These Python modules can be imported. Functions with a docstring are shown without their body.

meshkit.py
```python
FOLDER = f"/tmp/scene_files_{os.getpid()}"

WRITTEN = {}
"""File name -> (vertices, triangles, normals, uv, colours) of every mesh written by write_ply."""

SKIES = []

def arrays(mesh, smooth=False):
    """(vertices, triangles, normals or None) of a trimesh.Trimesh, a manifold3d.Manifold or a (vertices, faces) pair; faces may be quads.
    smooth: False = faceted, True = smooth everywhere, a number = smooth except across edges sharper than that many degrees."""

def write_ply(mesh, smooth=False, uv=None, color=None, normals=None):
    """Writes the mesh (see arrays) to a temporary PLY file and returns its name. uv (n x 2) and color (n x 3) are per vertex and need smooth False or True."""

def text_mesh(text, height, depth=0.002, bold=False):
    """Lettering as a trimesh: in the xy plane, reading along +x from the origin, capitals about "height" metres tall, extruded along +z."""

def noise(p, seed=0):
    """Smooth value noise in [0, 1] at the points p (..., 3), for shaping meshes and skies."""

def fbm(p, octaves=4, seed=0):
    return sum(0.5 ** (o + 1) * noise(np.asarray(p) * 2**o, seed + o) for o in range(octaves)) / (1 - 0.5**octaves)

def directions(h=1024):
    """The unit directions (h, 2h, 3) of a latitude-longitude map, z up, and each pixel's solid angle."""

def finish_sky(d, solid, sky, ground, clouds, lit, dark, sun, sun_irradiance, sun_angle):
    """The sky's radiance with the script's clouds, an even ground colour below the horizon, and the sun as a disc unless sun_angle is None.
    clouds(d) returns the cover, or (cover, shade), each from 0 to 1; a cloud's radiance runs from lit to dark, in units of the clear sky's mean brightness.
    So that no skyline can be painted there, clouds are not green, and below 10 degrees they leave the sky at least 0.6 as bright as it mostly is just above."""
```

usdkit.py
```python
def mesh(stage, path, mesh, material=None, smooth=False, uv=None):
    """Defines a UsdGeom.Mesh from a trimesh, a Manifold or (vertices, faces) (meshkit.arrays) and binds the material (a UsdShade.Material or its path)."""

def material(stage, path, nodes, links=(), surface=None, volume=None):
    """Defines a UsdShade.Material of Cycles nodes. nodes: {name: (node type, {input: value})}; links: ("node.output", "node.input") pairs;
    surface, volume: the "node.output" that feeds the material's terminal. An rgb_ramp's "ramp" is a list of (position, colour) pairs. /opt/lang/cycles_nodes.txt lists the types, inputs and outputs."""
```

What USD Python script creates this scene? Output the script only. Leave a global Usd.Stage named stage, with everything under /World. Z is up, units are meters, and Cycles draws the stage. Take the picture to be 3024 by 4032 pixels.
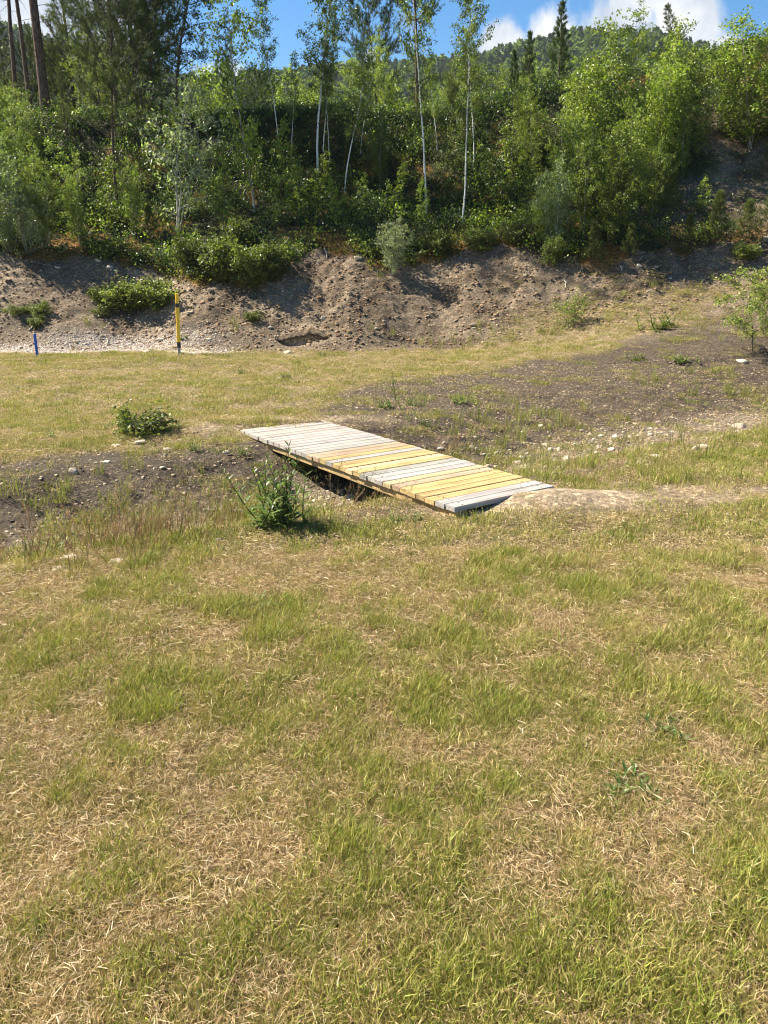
import math
import numpy as np
import meshkit, usdkit
from pxr import Gf, Sdf, Usd, UsdGeom, UsdLux, UsdShade, Vt

stage = Usd.Stage.CreateInMemory()
UsdGeom.SetStageUpAxis(stage, 'Z')
UsdGeom.SetStageMetersPerUnit(stage, 1.0)
stage.SetDefaultPrim(UsdGeom.Xform.Define(stage, '/World').GetPrim())
UsdGeom.Scope.Define(stage, '/World/Looks')

# ------------------------------------------------------------------ camera
PITCH = math.radians(17.1)
F = 3030.0 / 3024.0                      # focal length over picture width
EYE = np.array([0.0, 0.0, 1.6])
cam = UsdGeom.Camera.Define(stage, '/World/camera')
cam.CreateHorizontalApertureAttr(36.0)
cam.CreateFocalLengthAttr(36.0 * F)
cam.CreateFStopAttr(0.0)
cam.CreateFocusDistanceAttr(6.0)
cam.CreateClippingRangeAttr(Gf.Vec2f(0.05, 6000))
cam.CreateExposureAttr(1.8)
cam.AddTranslateOp().Set(Gf.Vec3d(*EYE))
cam.AddRotateXOp().Set(90.0 - math.degrees(PITCH))

# ------------------------------------------------------------------ sun and sky
HAZE = 0.00010
SUN_AZ = math.atan2(-0.93, 0.30)          # atan2(x, y) of the direction towards the sun
SUN_EL = math.radians(47.0)
to_sun = np.array([math.sin(SUN_AZ) * math.cos(SUN_EL), math.cos(SUN_AZ) * math.cos(SUN_EL), math.sin(SUN_EL)])
sun = UsdLux.DistantLight.Define(stage, '/World/sun')
sun.CreateIntensityAttr(1.25)
sun.CreateAngleAttr(0.53)
sun.CreateColorAttr(Gf.Vec3f(1.0, 0.91, 0.77))
sun.GetPrim().CreateAttribute('inputs:normalize', Sdf.ValueTypeNames.Bool).Set(True)
zx = to_sun
xx = np.cross([0, 0, 1.0], zx); xx /= np.linalg.norm(xx)
yx = np.cross(zx, xx)
sun.AddTransformOp().Set(Gf.Matrix4d(*xx, 0, *yx, 0, *zx, 0, 0, 0, 0, 1))

dome = UsdLux.DomeLight.Define(stage, '/World/sky')
dome.CreateIntensityAttr(1.0)


def ray(px, py):
    """Direction through a pixel of the 3024 x 4032 photograph."""
    a, b = (np.asarray(px, float) - 1512) / 3030, (2016 - np.asarray(py, float)) / 3030
    c, s = math.cos(PITCH), math.sin(PITCH)
    return np.stack([a, c + b * s, -s + b * c], -1)


def unit(v):
    v = np.asarray(v, float)
    return v / np.maximum(np.linalg.norm(v, axis=-1, keepdims=True), 1e-12)


# clouds: noise banks, gathered where the photograph has them
sky_nodes = {
    'co': ('texture_coordinate', {}),
    'sky': ('sky_texture', {'sky_type': 'single_scattering', 'sun_disc': False, 'sun_elevation': SUN_EL, 'sun_rotation': SUN_AZ, 'altitude': 300.0, 'air_density': 1.0, 'aerosol_density': 0.6, 'ozone_density': 1.6}),
    'hs': ('hsv', {'hue': 0.5, 'saturation': 1.45, 'value': 0.95, 'fac': 1.0}),
    'n1': ('noise_texture', {'scale': 6.5, 'detail': 10.0, 'roughness': 0.60, 'distortion': 0.35}),
    'bg': ('background_shader', {'strength': 0.052}),
    'mx': ('mix_color', {'blend_type': 'mix', 'use_clamp': False}),
}
sky_links = [('sky.color', 'hs.color'), ('co.generated', 'n1.vector'), ('hs.color', 'mx.a')]
sky_nodes['n2'] = ('noise_texture', {'scale': 7.0, 'detail': 8.0, 'roughness': 0.6})
sky_nodes['cr'] = ('rgb_ramp', {'ramp': [(.34, (2.3, 2.8, 3.6)), (.5, (4.0, 4.3, 4.7)), (.62, (5.8, 5.8, 5.7))]})
sky_links += [('co.generated', 'n2.vector'), ('n2.fac', 'cr.fac'), ('cr.color', 'mx.b')]
prev = None
for i, (px, py, size, gain) in enumerate([(2420, 90, .115, .30), (2200, 150, .07, .24), (2640, 110, .08, .27), (2860, 230, .035, .3), (120, 40, .22, .36), (560, 20, .09, .25), (1600, 70, .045, .25), (1975, 200, .05, .33), (1470, 240, .04, .3), (900, 330, .1, .22), (2500, -520, .2, .3), (700, -900, .25, .3), (-900, -100, .3, .3), (4100, 0, .22, .3)]):
    d = unit(ray(px, py))
    sky_nodes[f'd{i}'] = ('vector_math', {'math_type': 'distance', 'vector2': d})
    sky_nodes[f'r{i}'] = ('map_range', {'range_type': 'smoothstep', 'from_min': 0.0, 'from_max': size, 'to_min': gain, 'to_max': 0.0, 'clamp': True})
    sky_links += [('co.generated', f'd{i}.vector1'), (f'd{i}.value', f'r{i}.value')]
    if prev is None:
        prev = f'r{i}.result'
    else:
        sky_nodes[f'a{i}'] = ('math', {'math_type': 'maximum'})
        sky_links += [(prev, f'a{i}.value1'), (f'r{i}.result', f'a{i}.value2')]
        prev = f'a{i}.value'
sky_nodes['sum'] = ('math', {'math_type': 'add'})
sky_nodes['cov'] = ('map_range', {'range_type': 'smoothstep', 'from_min': 0.62, 'from_max': 0.77, 'to_min': 0.0, 'to_max': 0.95, 'clamp': True})
sky_links += [(prev, 'sum.value1'), ('n1.fac', 'sum.value2'), ('sum.value', 'cov.value'), ('cov.result', 'mx.fac'), ('mx.result', 'bg.color')]
sky_mat = usdkit.material(stage, '/World/Looks/sky_air', sky_nodes, sky_links, surface='bg.background')
UsdShade.MaterialBindingAPI.Apply(dome.GetPrim()).Bind(sky_mat)
dome.GetPrim().SetCustomDataByKey('kind', 'structure')
dome.GetPrim().SetCustomDataByKey('label', 'blue summer sky with white clouds above the wooded hill')

# ------------------------------------------------------------------ helpers
used = {}


def numbered(parent, name):
    k = used.get((parent, name), -1) + 1
    used[(parent, name)] = k
    return f'{parent}/{name}' if k == 0 else f'{parent}/{name}_{k:03d}'


def data(prim, **kw):
    for k, v in kw.items():
        if v:
            prim.SetCustomDataByKey(k, v)


def matrix(loc, rot=np.eye(3), scale=(1, 1, 1)):
    m = np.eye(4)
    m[:3, :3] = (np.asarray(rot) * np.asarray(scale, float)[None, :]).T
    m[3, :3] = loc
    return Gf.Matrix4d(*m.ravel().tolist())


def rotz(a):
    c, s = math.cos(a), math.sin(a)
    return np.array([[c, -s, 0], [s, c, 0], [0, 0, 1.0]])


def axis_rot(axis, ang):
    a = unit(axis)
    K = np.array([[0, -a[2], a[1]], [a[2], 0, -a[0]], [-a[1], a[0], 0]])
    return np.eye(3) + math.sin(ang) * K + (1 - math.cos(ang)) * K @ K


def thing(name, label, category, loc=(0, 0, 0), rot=np.eye(3), scale=(1, 1, 1), group=None):
    x = UsdGeom.Xform.Define(stage, numbered('/World', name))
    x.AddTransformOp().Set(matrix(loc, rot, scale))
    data(x.GetPrim(), label=label, category=category, group=group)
    return x.GetPrim()


def copy_of(first, name, label, category, loc, rot, scale, group=None):
    x = UsdGeom.Xform.Define(stage, numbered('/World', name))
    x.GetPrim().GetReferences().AddInternalReference(first.GetPath())
    x.GetPrim().SetInstanceable(True)
    x.GetPrim().GetAttribute('xformOp:transform').Set(matrix(loc, rot, scale))
    data(x.GetPrim(), label=label, category=category)
    x.GetPrim().SetCustomDataByKey('group', group or '')
    if not group:
        x.GetPrim().ClearCustomDataByKey('group')
    return x.GetPrim()


class MB:
    """Collects vertices, triangles and per-vertex colours of ONE mesh."""

    def __init__(self):
        self.v, self.f, self.c, self.n = [], [], [], 0

    def add(self, v, f, c=(1, 1, 1)):
        v = np.asarray(v, float)
        self.v.append(v); self.f.append(np.asarray(f, int) + self.n)
        self.c.append(np.broadcast_to(np.asarray(c, float), (len(v), 3)))
        self.n += len(v)

    def tube(self, pts, rad, sides=6, c=(1, 1, 1), cap=False):
        p = np.asarray(pts, float)
        rad = np.broadcast_to(rad, (len(p),))
        t = unit(np.gradient(p, axis=0))
        ref = np.array([0, 0, 1.0]) if abs(t[0, 2]) < .9 else np.array([1.0, 0, 0])
        a = unit(np.cross(t, ref)); b = np.cross(t, a)
        ang = np.arange(sides) * 2 * np.pi / sides
        v = p[:, None] + rad[:, None, None] * (np.cos(ang)[None, :, None] * a[:, None] + np.sin(ang)[None, :, None] * b[:, None])
        i, j = np.meshgrid(np.arange(len(p) - 1), np.arange(sides), indexing='ij')
        q = np.stack([i * sides + j, i * sides + (j + 1) % sides, (i + 1) * sides + (j + 1) % sides, (i + 1) * sides + j], -1).reshape(-1, 4)
        f = np.vstack([q[:, [0, 1, 2]], q[:, [0, 2, 3]]])
        if cap:
            e = (len(p) - 1) * sides
            f = np.vstack([f, [[e, e + k, e + k + 1] for k in range(1, sides - 1)]])
        self.add(v.reshape(-1, 3), f, c)

    def arrays(self):
        return np.vstack(self.v), np.vstack(self.f), np.vstack(self.c)


def put(mb, name, mat, parent='/World', smooth=False, **kw):
    """ONE Mesh prim with a per-vertex colour primvar named tint."""
    v, f, c = mb.arrays() if isinstance(mb, MB) else mb
    path = numbered(str(parent.GetPath()) if hasattr(parent, 'GetPath') else parent, name)
    m = UsdGeom.Mesh.Define(stage, path)
    m.CreatePointsAttr(Vt.Vec3fArray.FromNumpy(v.astype(np.float32)))
    m.CreateFaceVertexCountsAttr(Vt.IntArray.FromNumpy(np.full(len(f), 3, np.int32)))
    m.CreateFaceVertexIndicesAttr(Vt.IntArray.FromNumpy(f.astype(np.int32).ravel()))
    m.CreateSubdivisionSchemeAttr('none')
    if smooth:
        _, _, n = meshkit.arrays((v, f), True)
        m.CreateNormalsAttr(Vt.Vec3fArray.FromNumpy(n.astype(np.float32)))
        m.SetNormalsInterpolation('vertex')
    if c is not None:
        UsdGeom.PrimvarsAPI(m).CreatePrimvar('tint', Sdf.ValueTypeNames.Color3fArray, 'vertex').Set(Vt.Vec3fArray.FromNumpy(np.asarray(c, np.float32)))
    UsdShade.MaterialBindingAPI.Apply(m.GetPrim()).Bind(mat)
    data(m.GetPrim(), **kw)
    return m.GetPrim()


def smooth01(x, a, b):
    t = np.clip((np.asarray(x, float) - a) / (b - a), 0, 1)
    return t * t * (3 - 2 * t)


def n2(x, y, s, seed=0, octaves=3):
    return meshkit.fbm(np.stack([np.asarray(x) * s, np.asarray(y) * s, np.zeros_like(np.asarray(x, float))], -1), octaves, seed)


# ------------------------------------------------------------------ terrain
DU = unit([0.82, 0.56])                   # along the ditch
DN = np.array([-DU[1], DU[0]])            # across it, away from the camera
DC = np.array([-0.42, 6.55])


def ditch_ts(x, y):
    dx, dy = x - DC[0], y - DC[1]
    t = dx * DU[0] + dy * DU[1]
    s = dx * DN[0] + dy * DN[1] + 0.10 * np.sin(t * 0.9 + .6) - 0.05 * np.sin(t * 2.3)
    return t, s


RX = np.array([-40, -14, -8, -3, 0, 3, 6, 9, 12, 16, 40.0])
RZ = np.array([5.3, 5.5, 5.6, 5.7, 5.75, 5.75, 5.9, 6.6, 7.2, 7.5, 7.5])


def toe(x):
    return 16.35 + .16 * np.sin(x * .9 + .5) + .12 * np.sin(x * 2.1) + .35 * smooth01(x, 3, 8)


def height(x, y, detail=True):
    x, y = np.asarray(x, float), np.asarray(y, float)
    t, s = ditch_ts(x, y)
    near = -1.22 - .25 * smooth01(t, 1.5, 5)
    far = 1.30 + 1.5 * smooth01(t, .6, 4.5)
    depth = .29 - .04 * smooth01(t, 1, 5)
    prof = smooth01(s, near, -.30) * (1 - smooth01(s, .28, far))
    z = -depth * prof
    z = z + .055 * smooth01(s, far - .3, far + 1.2)
    z = z + (.11 * np.maximum(0, x - 1.2)) * smooth01(y, 10.5, 17) * (1 - smooth01(x, 6, 14) * .4)
    d = y - toe(x)
    lo = .72 * (np.sqrt(d * d + .05 + .5 * smooth01(x, 2.5, 6)) + d) / 2
    lo = lo - .20 * np.maximum(0, d - 3.0) + .45 * np.maximum(0, d - 5.6)
    ridge = np.interp(x, RX, RZ)
    dr = ridge / .64
    hi = ridge + .35 - .13 * np.maximum(0, d - dr)
    k = .35
    h = np.clip(.5 + .5 * (hi - lo) / k, 0, 1)
    bank = hi * (1 - h) + lo * h - k * h * (1 - h)
    bank = np.maximum(bank, -4.0 + 0 * bank)
    bank = np.where(d > -3, bank, 0)
    z = z + np.where(d > 20, np.maximum(bank, 1.0), bank)
    on_bank = smooth01(d, .1, 1.2) * (1 - smooth01(d, 10, 14))
    z = z + on_bank * .42 * (n2(x, y * .7, .45, 5, 3) - .5)
    # gullies and the slumped face in the middle of the bank
    z = z + on_bank * (1 - smooth01(d, 3.4, 4.5)) * .24 * (n2(x * 2.0, y * .5, .8, 7, 3) - .5)
    if detail:
        z = z + .05 * (n2(x, y, .9, 11, 3) - .5) * (1 - smooth01(y, 40, 80))
        rough = .25 + .9 * prof + 1.0 * on_bank + .7 * smooth01(s, .2, .5) * (1 - smooth01(s, 1.5, 3))
        z = z + rough * .045 * (n2(x, y, 5.5, 13, 3) - .5)
        z = z + on_bank * .14 * (np.abs(n2(x * .8, y * 1.6, 3.2, 17, 3) - .5) * 2 - .3)
        # sand heaped against both ends of the bridge
        for (mx, my, rx, ry, hh) in MOUNDS:
            q = ((x - mx) / rx) ** 2 + ((y - my) / ry) ** 2
            z = z + hh * np.exp(-q * 1.2) * (1 + .5 * (n2(x, y, 4, 23, 2) - .5))
        # hollow dug into the foot of the bank
        hx, hy = x - HOLE[0], y - HOLE[1]
        wob = .09 * (n2(x, y, 4.5, 29, 3) - .5) * 2
        q = (hx / .55) ** 2 + ((hy - .02 + wob * .8 - .035 * np.sin(hx * 5)) / .185) ** 2
        z = z * smooth01(q, .93, 1.07) + np.minimum(z, HOLE_Z - .10 - .12 * smooth01(hx, -.1, .2) + .03 * (n2(x, y, 9, 31, 2) - .5)) * (1 - smooth01(q, .93, 1.07))
    return z


MOUNDS, HOLE, HOLE_Z = [], (99.0, 99.0), 0.0


def hit(px, py, detail=False, far=40.0):
    """Where the sight line through a pixel of the photograph meets the terrain."""
    d = ray(px, py)
    ts = np.concatenate([np.arange(1.0, 12, .01), np.arange(12, far, .02)])
    p = EYE + ts[:, None] * d / d[1]
    below = p[:, 2] < height(p[:, 0], p[:, 1], detail)
    i = int(np.argmax(below)) if below.any() else len(ts) - 1
    return p[i]


def at_y(px, py, y):
    d = ray(px, py)
    return EYE + d / d[1] * y


def at_z(px, py, z):
    d = ray(px, py)
    return EYE + d * (z - EYE[2]) / d[2]


HOLE_Z = float(hit(1192, 1352)[2]) - .04
HOLE = tuple(hit(1192, 1336)[:2])
# bridge: rectangle fitted to its four corners in the photograph
BZ = 0.075
c_fl, c_fr, c_nl, c_nr = (at_z(px, py, BZ) for px, py in ((945, 1697), (1266, 1650), (1790, 1993), (2182, 1918)))
b_long = unit((c_nl - c_fl) + (c_nr - c_fr))
b_side = np.array([-b_long[1], b_long[0], 0])
if b_side @ (c_fr - c_fl) < 0:
    b_side = -b_side
B_L = .5 * ((c_nl - c_fl) @ b_long + (c_nr - c_fr) @ b_long)
B_W = .5 * ((c_fr - c_fl) @ b_side + (c_nr - c_nl) @ b_side)
b_mid = (c_fl + c_fr + c_nl + c_nr) / 4
p_near, p_far = b_mid + b_long * (B_L / 2), b_mid - b_long * (B_L / 2)
_m1, _m2, _m3 = p_near + b_long * .13 + b_side * .18, p_near + b_long * .18 + b_side * .60, p_near + b_long * .34 + b_side * .0
MOUNDS = [(_m1[0], _m1[1], .42, .20, .086), (_m2[0], _m2[1], .5, .24, .062), (_m3[0], _m3[1], .35, .18, .03),
          (p_far[0] - .16, p_far[1] + .20, .55, .28, .085), (p_far[0] + .75, p_far[1] + .22, .4, .25, .07), (p_far[0] - .75, p_far[1] - .1, .35, .25, .05)]

# ---- regions on the ground (world co-ordinates of spots seen in the photograph)


def blobs(x, y, spots):
    out = np.zeros_like(np.asarray(x, float))
    for (px, py, rx, ry, k) in spots:
        c = hit(px, py)
        q = ((x - c[0]) / rx) ** 2 + ((y - c[1]) / ry) ** 2
        out = np.maximum(out, k * np.exp(-q))
    return out


# foot of the plants on the bank: boundary of bare earth and vegetation
edge = np.array([hit(px, py)[:2] for px, py in [(-400, 1000), (0, 1008), (300, 1015), (450, 1040), (600, 1058), (690, 1085), (760, 1118), (880, 1120), (1010, 1135), (1080, 1115), (1150, 1060), (1240, 985), (1340, 1000), (1480, 1045), (1640, 1055), (1760, 1010), (1900, 985), (2050, 968), (2160, 1010), (2300, 1045), (2420, 1030), (2600, 1000), (2800, 975), (3024, 940), (3400, 920)]])
edge = edge[np.argsort(edge[:, 0])]


def veg_line(x):
    return np.interp(x, edge[:, 0], edge[:, 1])


def fields(x, y):
    """Weights from 0 to 1 that say what covers the ground."""
    t, s = ditch_ts(x, y)
    d = y - toe(x)
    f1, f2, f3 = n2(x, y, .8, 31, 4), n2(x, y, 2.6, 37, 3), n2(x, y, 9, 41, 2)
    veg = smooth01(y - veg_line(x) + .5 * (f2 - .5), -.05, .12)
    bare = blobs(x, y, [(2950, 600, 1.3, 1.6, 1.0), (2800, 760, 1.0, 1.2, .9), (2600, 840, 1.2, .6, .7), (3060, 780, 1.2, 1.5, .9)])
    veg = veg * (1 - np.clip(bare * 2.4 * (.3 + f2), 0, .95))
    # lawn on the near side
    lawn = (1 - smooth01(s + .55 * (f2 - .5) + .35 * (f1 - .5), -1.55, -1.12))
    lawn = lawn * (1 - np.clip(blobs(x, y, [(2230, 1985, .6, .24, 1.5), (1980, 2010, .45, .16, 1.4), (2900, 1930, .9, .35, .75)]), 0, 1))
    # strip on the far side
    far = 1.45 + 2.6 * smooth01(t, -.2, 3.5)
    terr = smooth01(s + .7 * (f2 - .5) + .4 * (f1 - .5), far - .15, far + .4) * (1 - smooth01(d + .3 * (f2 - .5) - .9 * smooth01(x, 1.4, 3.5), -.25, .05))
    gravel_patch = blobs(x, y, [(2350, 1640, 1.7, .8, 1.0), (2900, 1500, 1.3, .9, 1.0), (1650, 1600, 1.1, .5, .75), (2000, 1560, 1.3, .5, .8), (1250, 1590, .8, .25, .5), (2700, 1580, 1.3, .8, .9), (600, 1440, 2.0, .35, .35)])
    terr = terr * (1 - np.clip(gravel_patch * 1.05 * (.35 + f2), 0, .92))
    green = np.clip(.56 + .9 * (f1 - .5) + 1.3 * (f2 - .5) + 1.1 * (f3 - .5), 0, 1)
    # green and straw areas seen in the photograph
    up = blobs(x, y, [(1700, 2350, 1.2, .55, .55), (2300, 2400, 1.2, .6, .5), (1900, 2650, 1.1, .5, .5), (300, 1410, 3.0, .45, .9), (700, 1600, 1.8, .7, .45), (100, 1640, 1.5, .5, .7), (1400, 1560, 1.6, .5, .6), (2950, 3300, .35, .35, .7), (2700, 3000, .4, .3, .5), (1700, 3350, .35, .25, .5), (2500, 2850, .3, .2, .7), (1150, 2060, .5, .2, 1.0)])
    down = blobs(x, y, [(300, 3750, .35, .25, .9), (100, 2900, .5, .4, .5), (1500, 2950, .4, .25, .45), (2450, 3150, .25, .15, .5), (1150, 2250, 1.0, .35, .75), (150, 2500, .7, .5, .4), (900, 2650, .45, .3, .5), (2200, 2070, .9, .2, .5), (1100, 3800, .4, .2, .6), (500, 1470, 2.5, .5, .85), (1400, 1420, 2.5, .4, .8), (900, 1700, .8, .2, .7)])
    green = green * (1 - .45 * smooth01(s, .5, 1.5))
    green = np.clip(green + .30 * up - .42 * down, 0, 1)
    sand = np.clip(blobs(x, y, [(2240, 1975, .7, .26, 1.5), (1980, 2010, .5, .17, 1.3), (1080, 1655, .55, .22, 1.3), (1350, 1655, .45, .3, .8), (850, 1700, .35, .2, .7), (2750, 1950, 1.2, .35, .55), (1250, 1500, .01, .01, 0)]) * (.7 + .6 * f2), 0, 1)
    white = np.clip(blobs(x, y, [(60, 1380, 1.6, .20, 1.2), (500, 1372, 1.3, .28, 1.2), (740, 1388, .7, .2, 1.0), (250, 1383, 1.2, .18, 1.1), (600, 1352, .7, .2, .8)]) * (.5 + 1.0 * f2), 0, 1) * smooth01(d, -.45, -.2)
    stream = np.exp(-(s / .5) ** 2)
    return dict(t=t, s=s, d=d, veg=veg, lawn=lawn, terr=terr, green=green, sand=sand, white=white, stream=stream, f1=f1, f2=f2, f3=f3, bare=bare)


def steps(*parts):
    out = [parts[0][0]]
    for a, b, h in parts:
        n = max(1, int(round((b - a) / h)))
        out += list(np.linspace(a, b, n + 1)[1:])
    return np.array(out)


def grow(a, b, n):
    return a + (b - a) * (np.geomspace(1, 200, n + 1)[1:] - 1) / 199


hx0, hx1, hy0, hy1 = HOLE[0] - .75, HOLE[0] + .75, HOLE[1] - .35, HOLE[1] + .45
xs = np.concatenate([-grow(14, 1500, 24)[::-1], steps((-14, -6.5, .10), (-6.5, hx0, .05), (hx0, hx1, .02), (hx1, 6.5, .05), (6.5, 14, .09)), grow(14, 1500, 24)])
ys = np.concatenate([steps((-6, .6, .5), (.6, 9, .042), (9, hy0, .06), (hy0, hy1, .02), (hy1, 20.5, .05), (20.5, 28, .12)), grow(28, 1600, 40)])
GX, GY = np.meshgrid(xs, ys)
gx, gy = GX.ravel(), GY.ravel()
gz = height(gx, gy)
fl = fields(gx, gy)


def mixc(a, b, w):
    return a * (1 - w[:, None]) + np.asarray(b) * w[:, None]


col = np.broadcast_to([.155, .121, .084], (len(gx), 3)).copy()                    # earth and gravel of the bank
col = mixc(col, [.080, .058, .037], np.clip(smooth01(.6 * fl['f2'] + .4 * fl['f3'], .44, .60) * .85, 0, 1))
col = mixc(col, [.25, .195, .135], smooth01(fl['f1'], .52, .7) * .7 * smooth01(fl['d'], 0, .5))
darkg = smooth01(fl['s'], -.1, .3) * (1 - smooth01(fl['d'], -2, -.2))
col = mixc(col, [.062, .049, .036], darkg * .85)
straw = np.array([.34, .265, .15])
col = mixc(col, straw * .34, fl['lawn'])  # lawn soil darkened to hold the shade between the blades
col = mixc(col, straw * .55, np.clip(fl['terr'], 0, 1) * .85)
near_stream = fl['stream'] * (1 - fl['lawn'])
col = mixc(col, [.17, .14, .10], near_stream * .8)
hole_q = np.exp(-(((gx - HOLE[0]) / .5) ** 2 + ((gy - HOLE[1] - .08) / .3) ** 2) ** 2)
col = mixc(col, [.30, .23, .155], hole_q)
col = mixc(col, [.29, .225, .15], fl['sand'])
col = mixc(col, [.30, .28, .27], fl['white'])
shaded_floor = mixc(np.broadcast_to([.035, .034, .015], (len(gx), 3)), [.19, .105, .03], smooth01(fl['f2'] + .14 * (1 - smooth01(gy - veg_line(gx), 0, 1.6)), .55, .7))  # slope floor and moss; the dark base colour includes canopy shade
col = col * (1 - fl['veg'][:, None]) + shaded_floor * fl['veg'][:, None]
col = col * (.85 + .3 * fl['f3'][:, None])
ny, nx = GX.shape
i, j = np.meshgrid(np.arange(ny - 1), np.arange(nx - 1), indexing='ij')
a = (i * nx + j).ravel()
gf = np.vstack([np.stack([a, a + 1, a + nx + 1], 1), np.stack([a, a + nx + 1, a + nx], 1)])

# ------------------------------------------------------------------ materials
M = {}


def mat(name, nodes, links, surface):
    M[name] = usdkit.material(stage, '/World/Looks/' + name, nodes, links, surface=surface)
    return M[name]


mat('ground_soil', {
    'at': ('attribute', {'attribute': 'tint'}), 'ge': ('geometry', {}),
    'v': ('voronoi_texture', {'scale': 34.0, 'randomness': 1.0}), 'n': ('noise_texture', {'scale': 60.0, 'detail': 4.0, 'roughness': .65}),
    'n0': ('noise_texture', {'scale': 12.0, 'detail': 5.0, 'roughness': .65}),
    'sp': ('separate_color', {'color_type': 'rgb'}), 'r': ('rgb_ramp', {'ramp': [(0, (.55, .55, .55)), (.45, (.85, .85, .85)), (.8, (1.1, 1.08, 1.05)), (.93, (1.5, 1.46, 1.4)), (1, (1.9, 1.85, 1.75))]}),
    'm': ('mix_color', {'blend_type': 'multiply', 'fac': 1.0, 'use_clamp': False}),
    'r2': ('rgb_ramp', {'ramp': [(.25, (.6, .6, .6)), (.75, (1.4, 1.4, 1.4))]}),
    'm2': ('mix_color', {'blend_type': 'multiply', 'fac': 1.0, 'use_clamp': False}),
    'h': ('math', {'math_type': 'multiply_add', 'value2': 1.0}),
    'b': ('bump', {'strength': .9, 'distance': .02}), 'p': ('principled_bsdf', {'roughness': .95, 'specular_ior_level': .15})},
    [('ge.position', 'v.vector'), ('ge.position', 'n.vector'), ('ge.position', 'n0.vector'), ('v.color', 'sp.color'), ('sp.r', 'r.fac'), ('at.color', 'm.a'), ('r.color', 'm.b'),
     ('m.result', 'm2.a'), ('n.fac', 'r2.fac'), ('r2.color', 'm2.b'), ('m2.result', 'p.base_color'), ('n.fac', 'h.value1'), ('n0.fac', 'h.value3'), ('h.value', 'b.height'), ('b.normal', 'p.normal')], 'p.BSDF')


def leaf_mat(name, rough=.5, trans=.38, spec=.35, vary=.35, boost=(1.25, 1.35, .7)):
    """Thin leaf: tint primvar, varied a little from plant to plant, light passing through it."""
    mat(name, {
        'at': ('attribute', {'attribute': 'tint'}), 'oi': ('object_info', {}),
        'mr': ('map_range', {'from_min': 0.0, 'from_max': 1.0, 'to_min': 1 - vary, 'to_max': 1 + vary}),
        'hs': ('hsv', {'saturation': 1.0, 'fac': 1.0, 'hue': .5}),
        'p': ('principled_bsdf', {'roughness': rough, 'specular_ior_level': spec}),
        'tc': ('mix_color', {'blend_type': 'multiply', 'fac': 1.0, 'b': boost, 'use_clamp': False}),
        't': ('translucent_bsdf', {}), 'mx': ('mix_closure', {'fac': trans})},
        [('at.color', 'hs.color'), ('oi.random', 'mr.value'), ('mr.result', 'hs.value'), ('hs.color', 'p.base_color'), ('hs.color', 'tc.a'), ('tc.result', 't.color'),
         ('p.BSDF', 'mx.closure1'), ('t.BSDF', 'mx.closure2')], 'mx.closure')


leaf_mat('leaf', rough=.40, trans=.42, spec=.5)
leaf_mat('needle', rough=.6, trans=.18, spec=.25, vary=.15)
leaf_mat('grass_blade', rough=.55, trans=.30, spec=.3, vary=.25, boost=(1.1, 1.15, .8))
leaf_mat('far_foliage', rough=.8, trans=.15, spec=.1, vary=.45)


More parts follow.
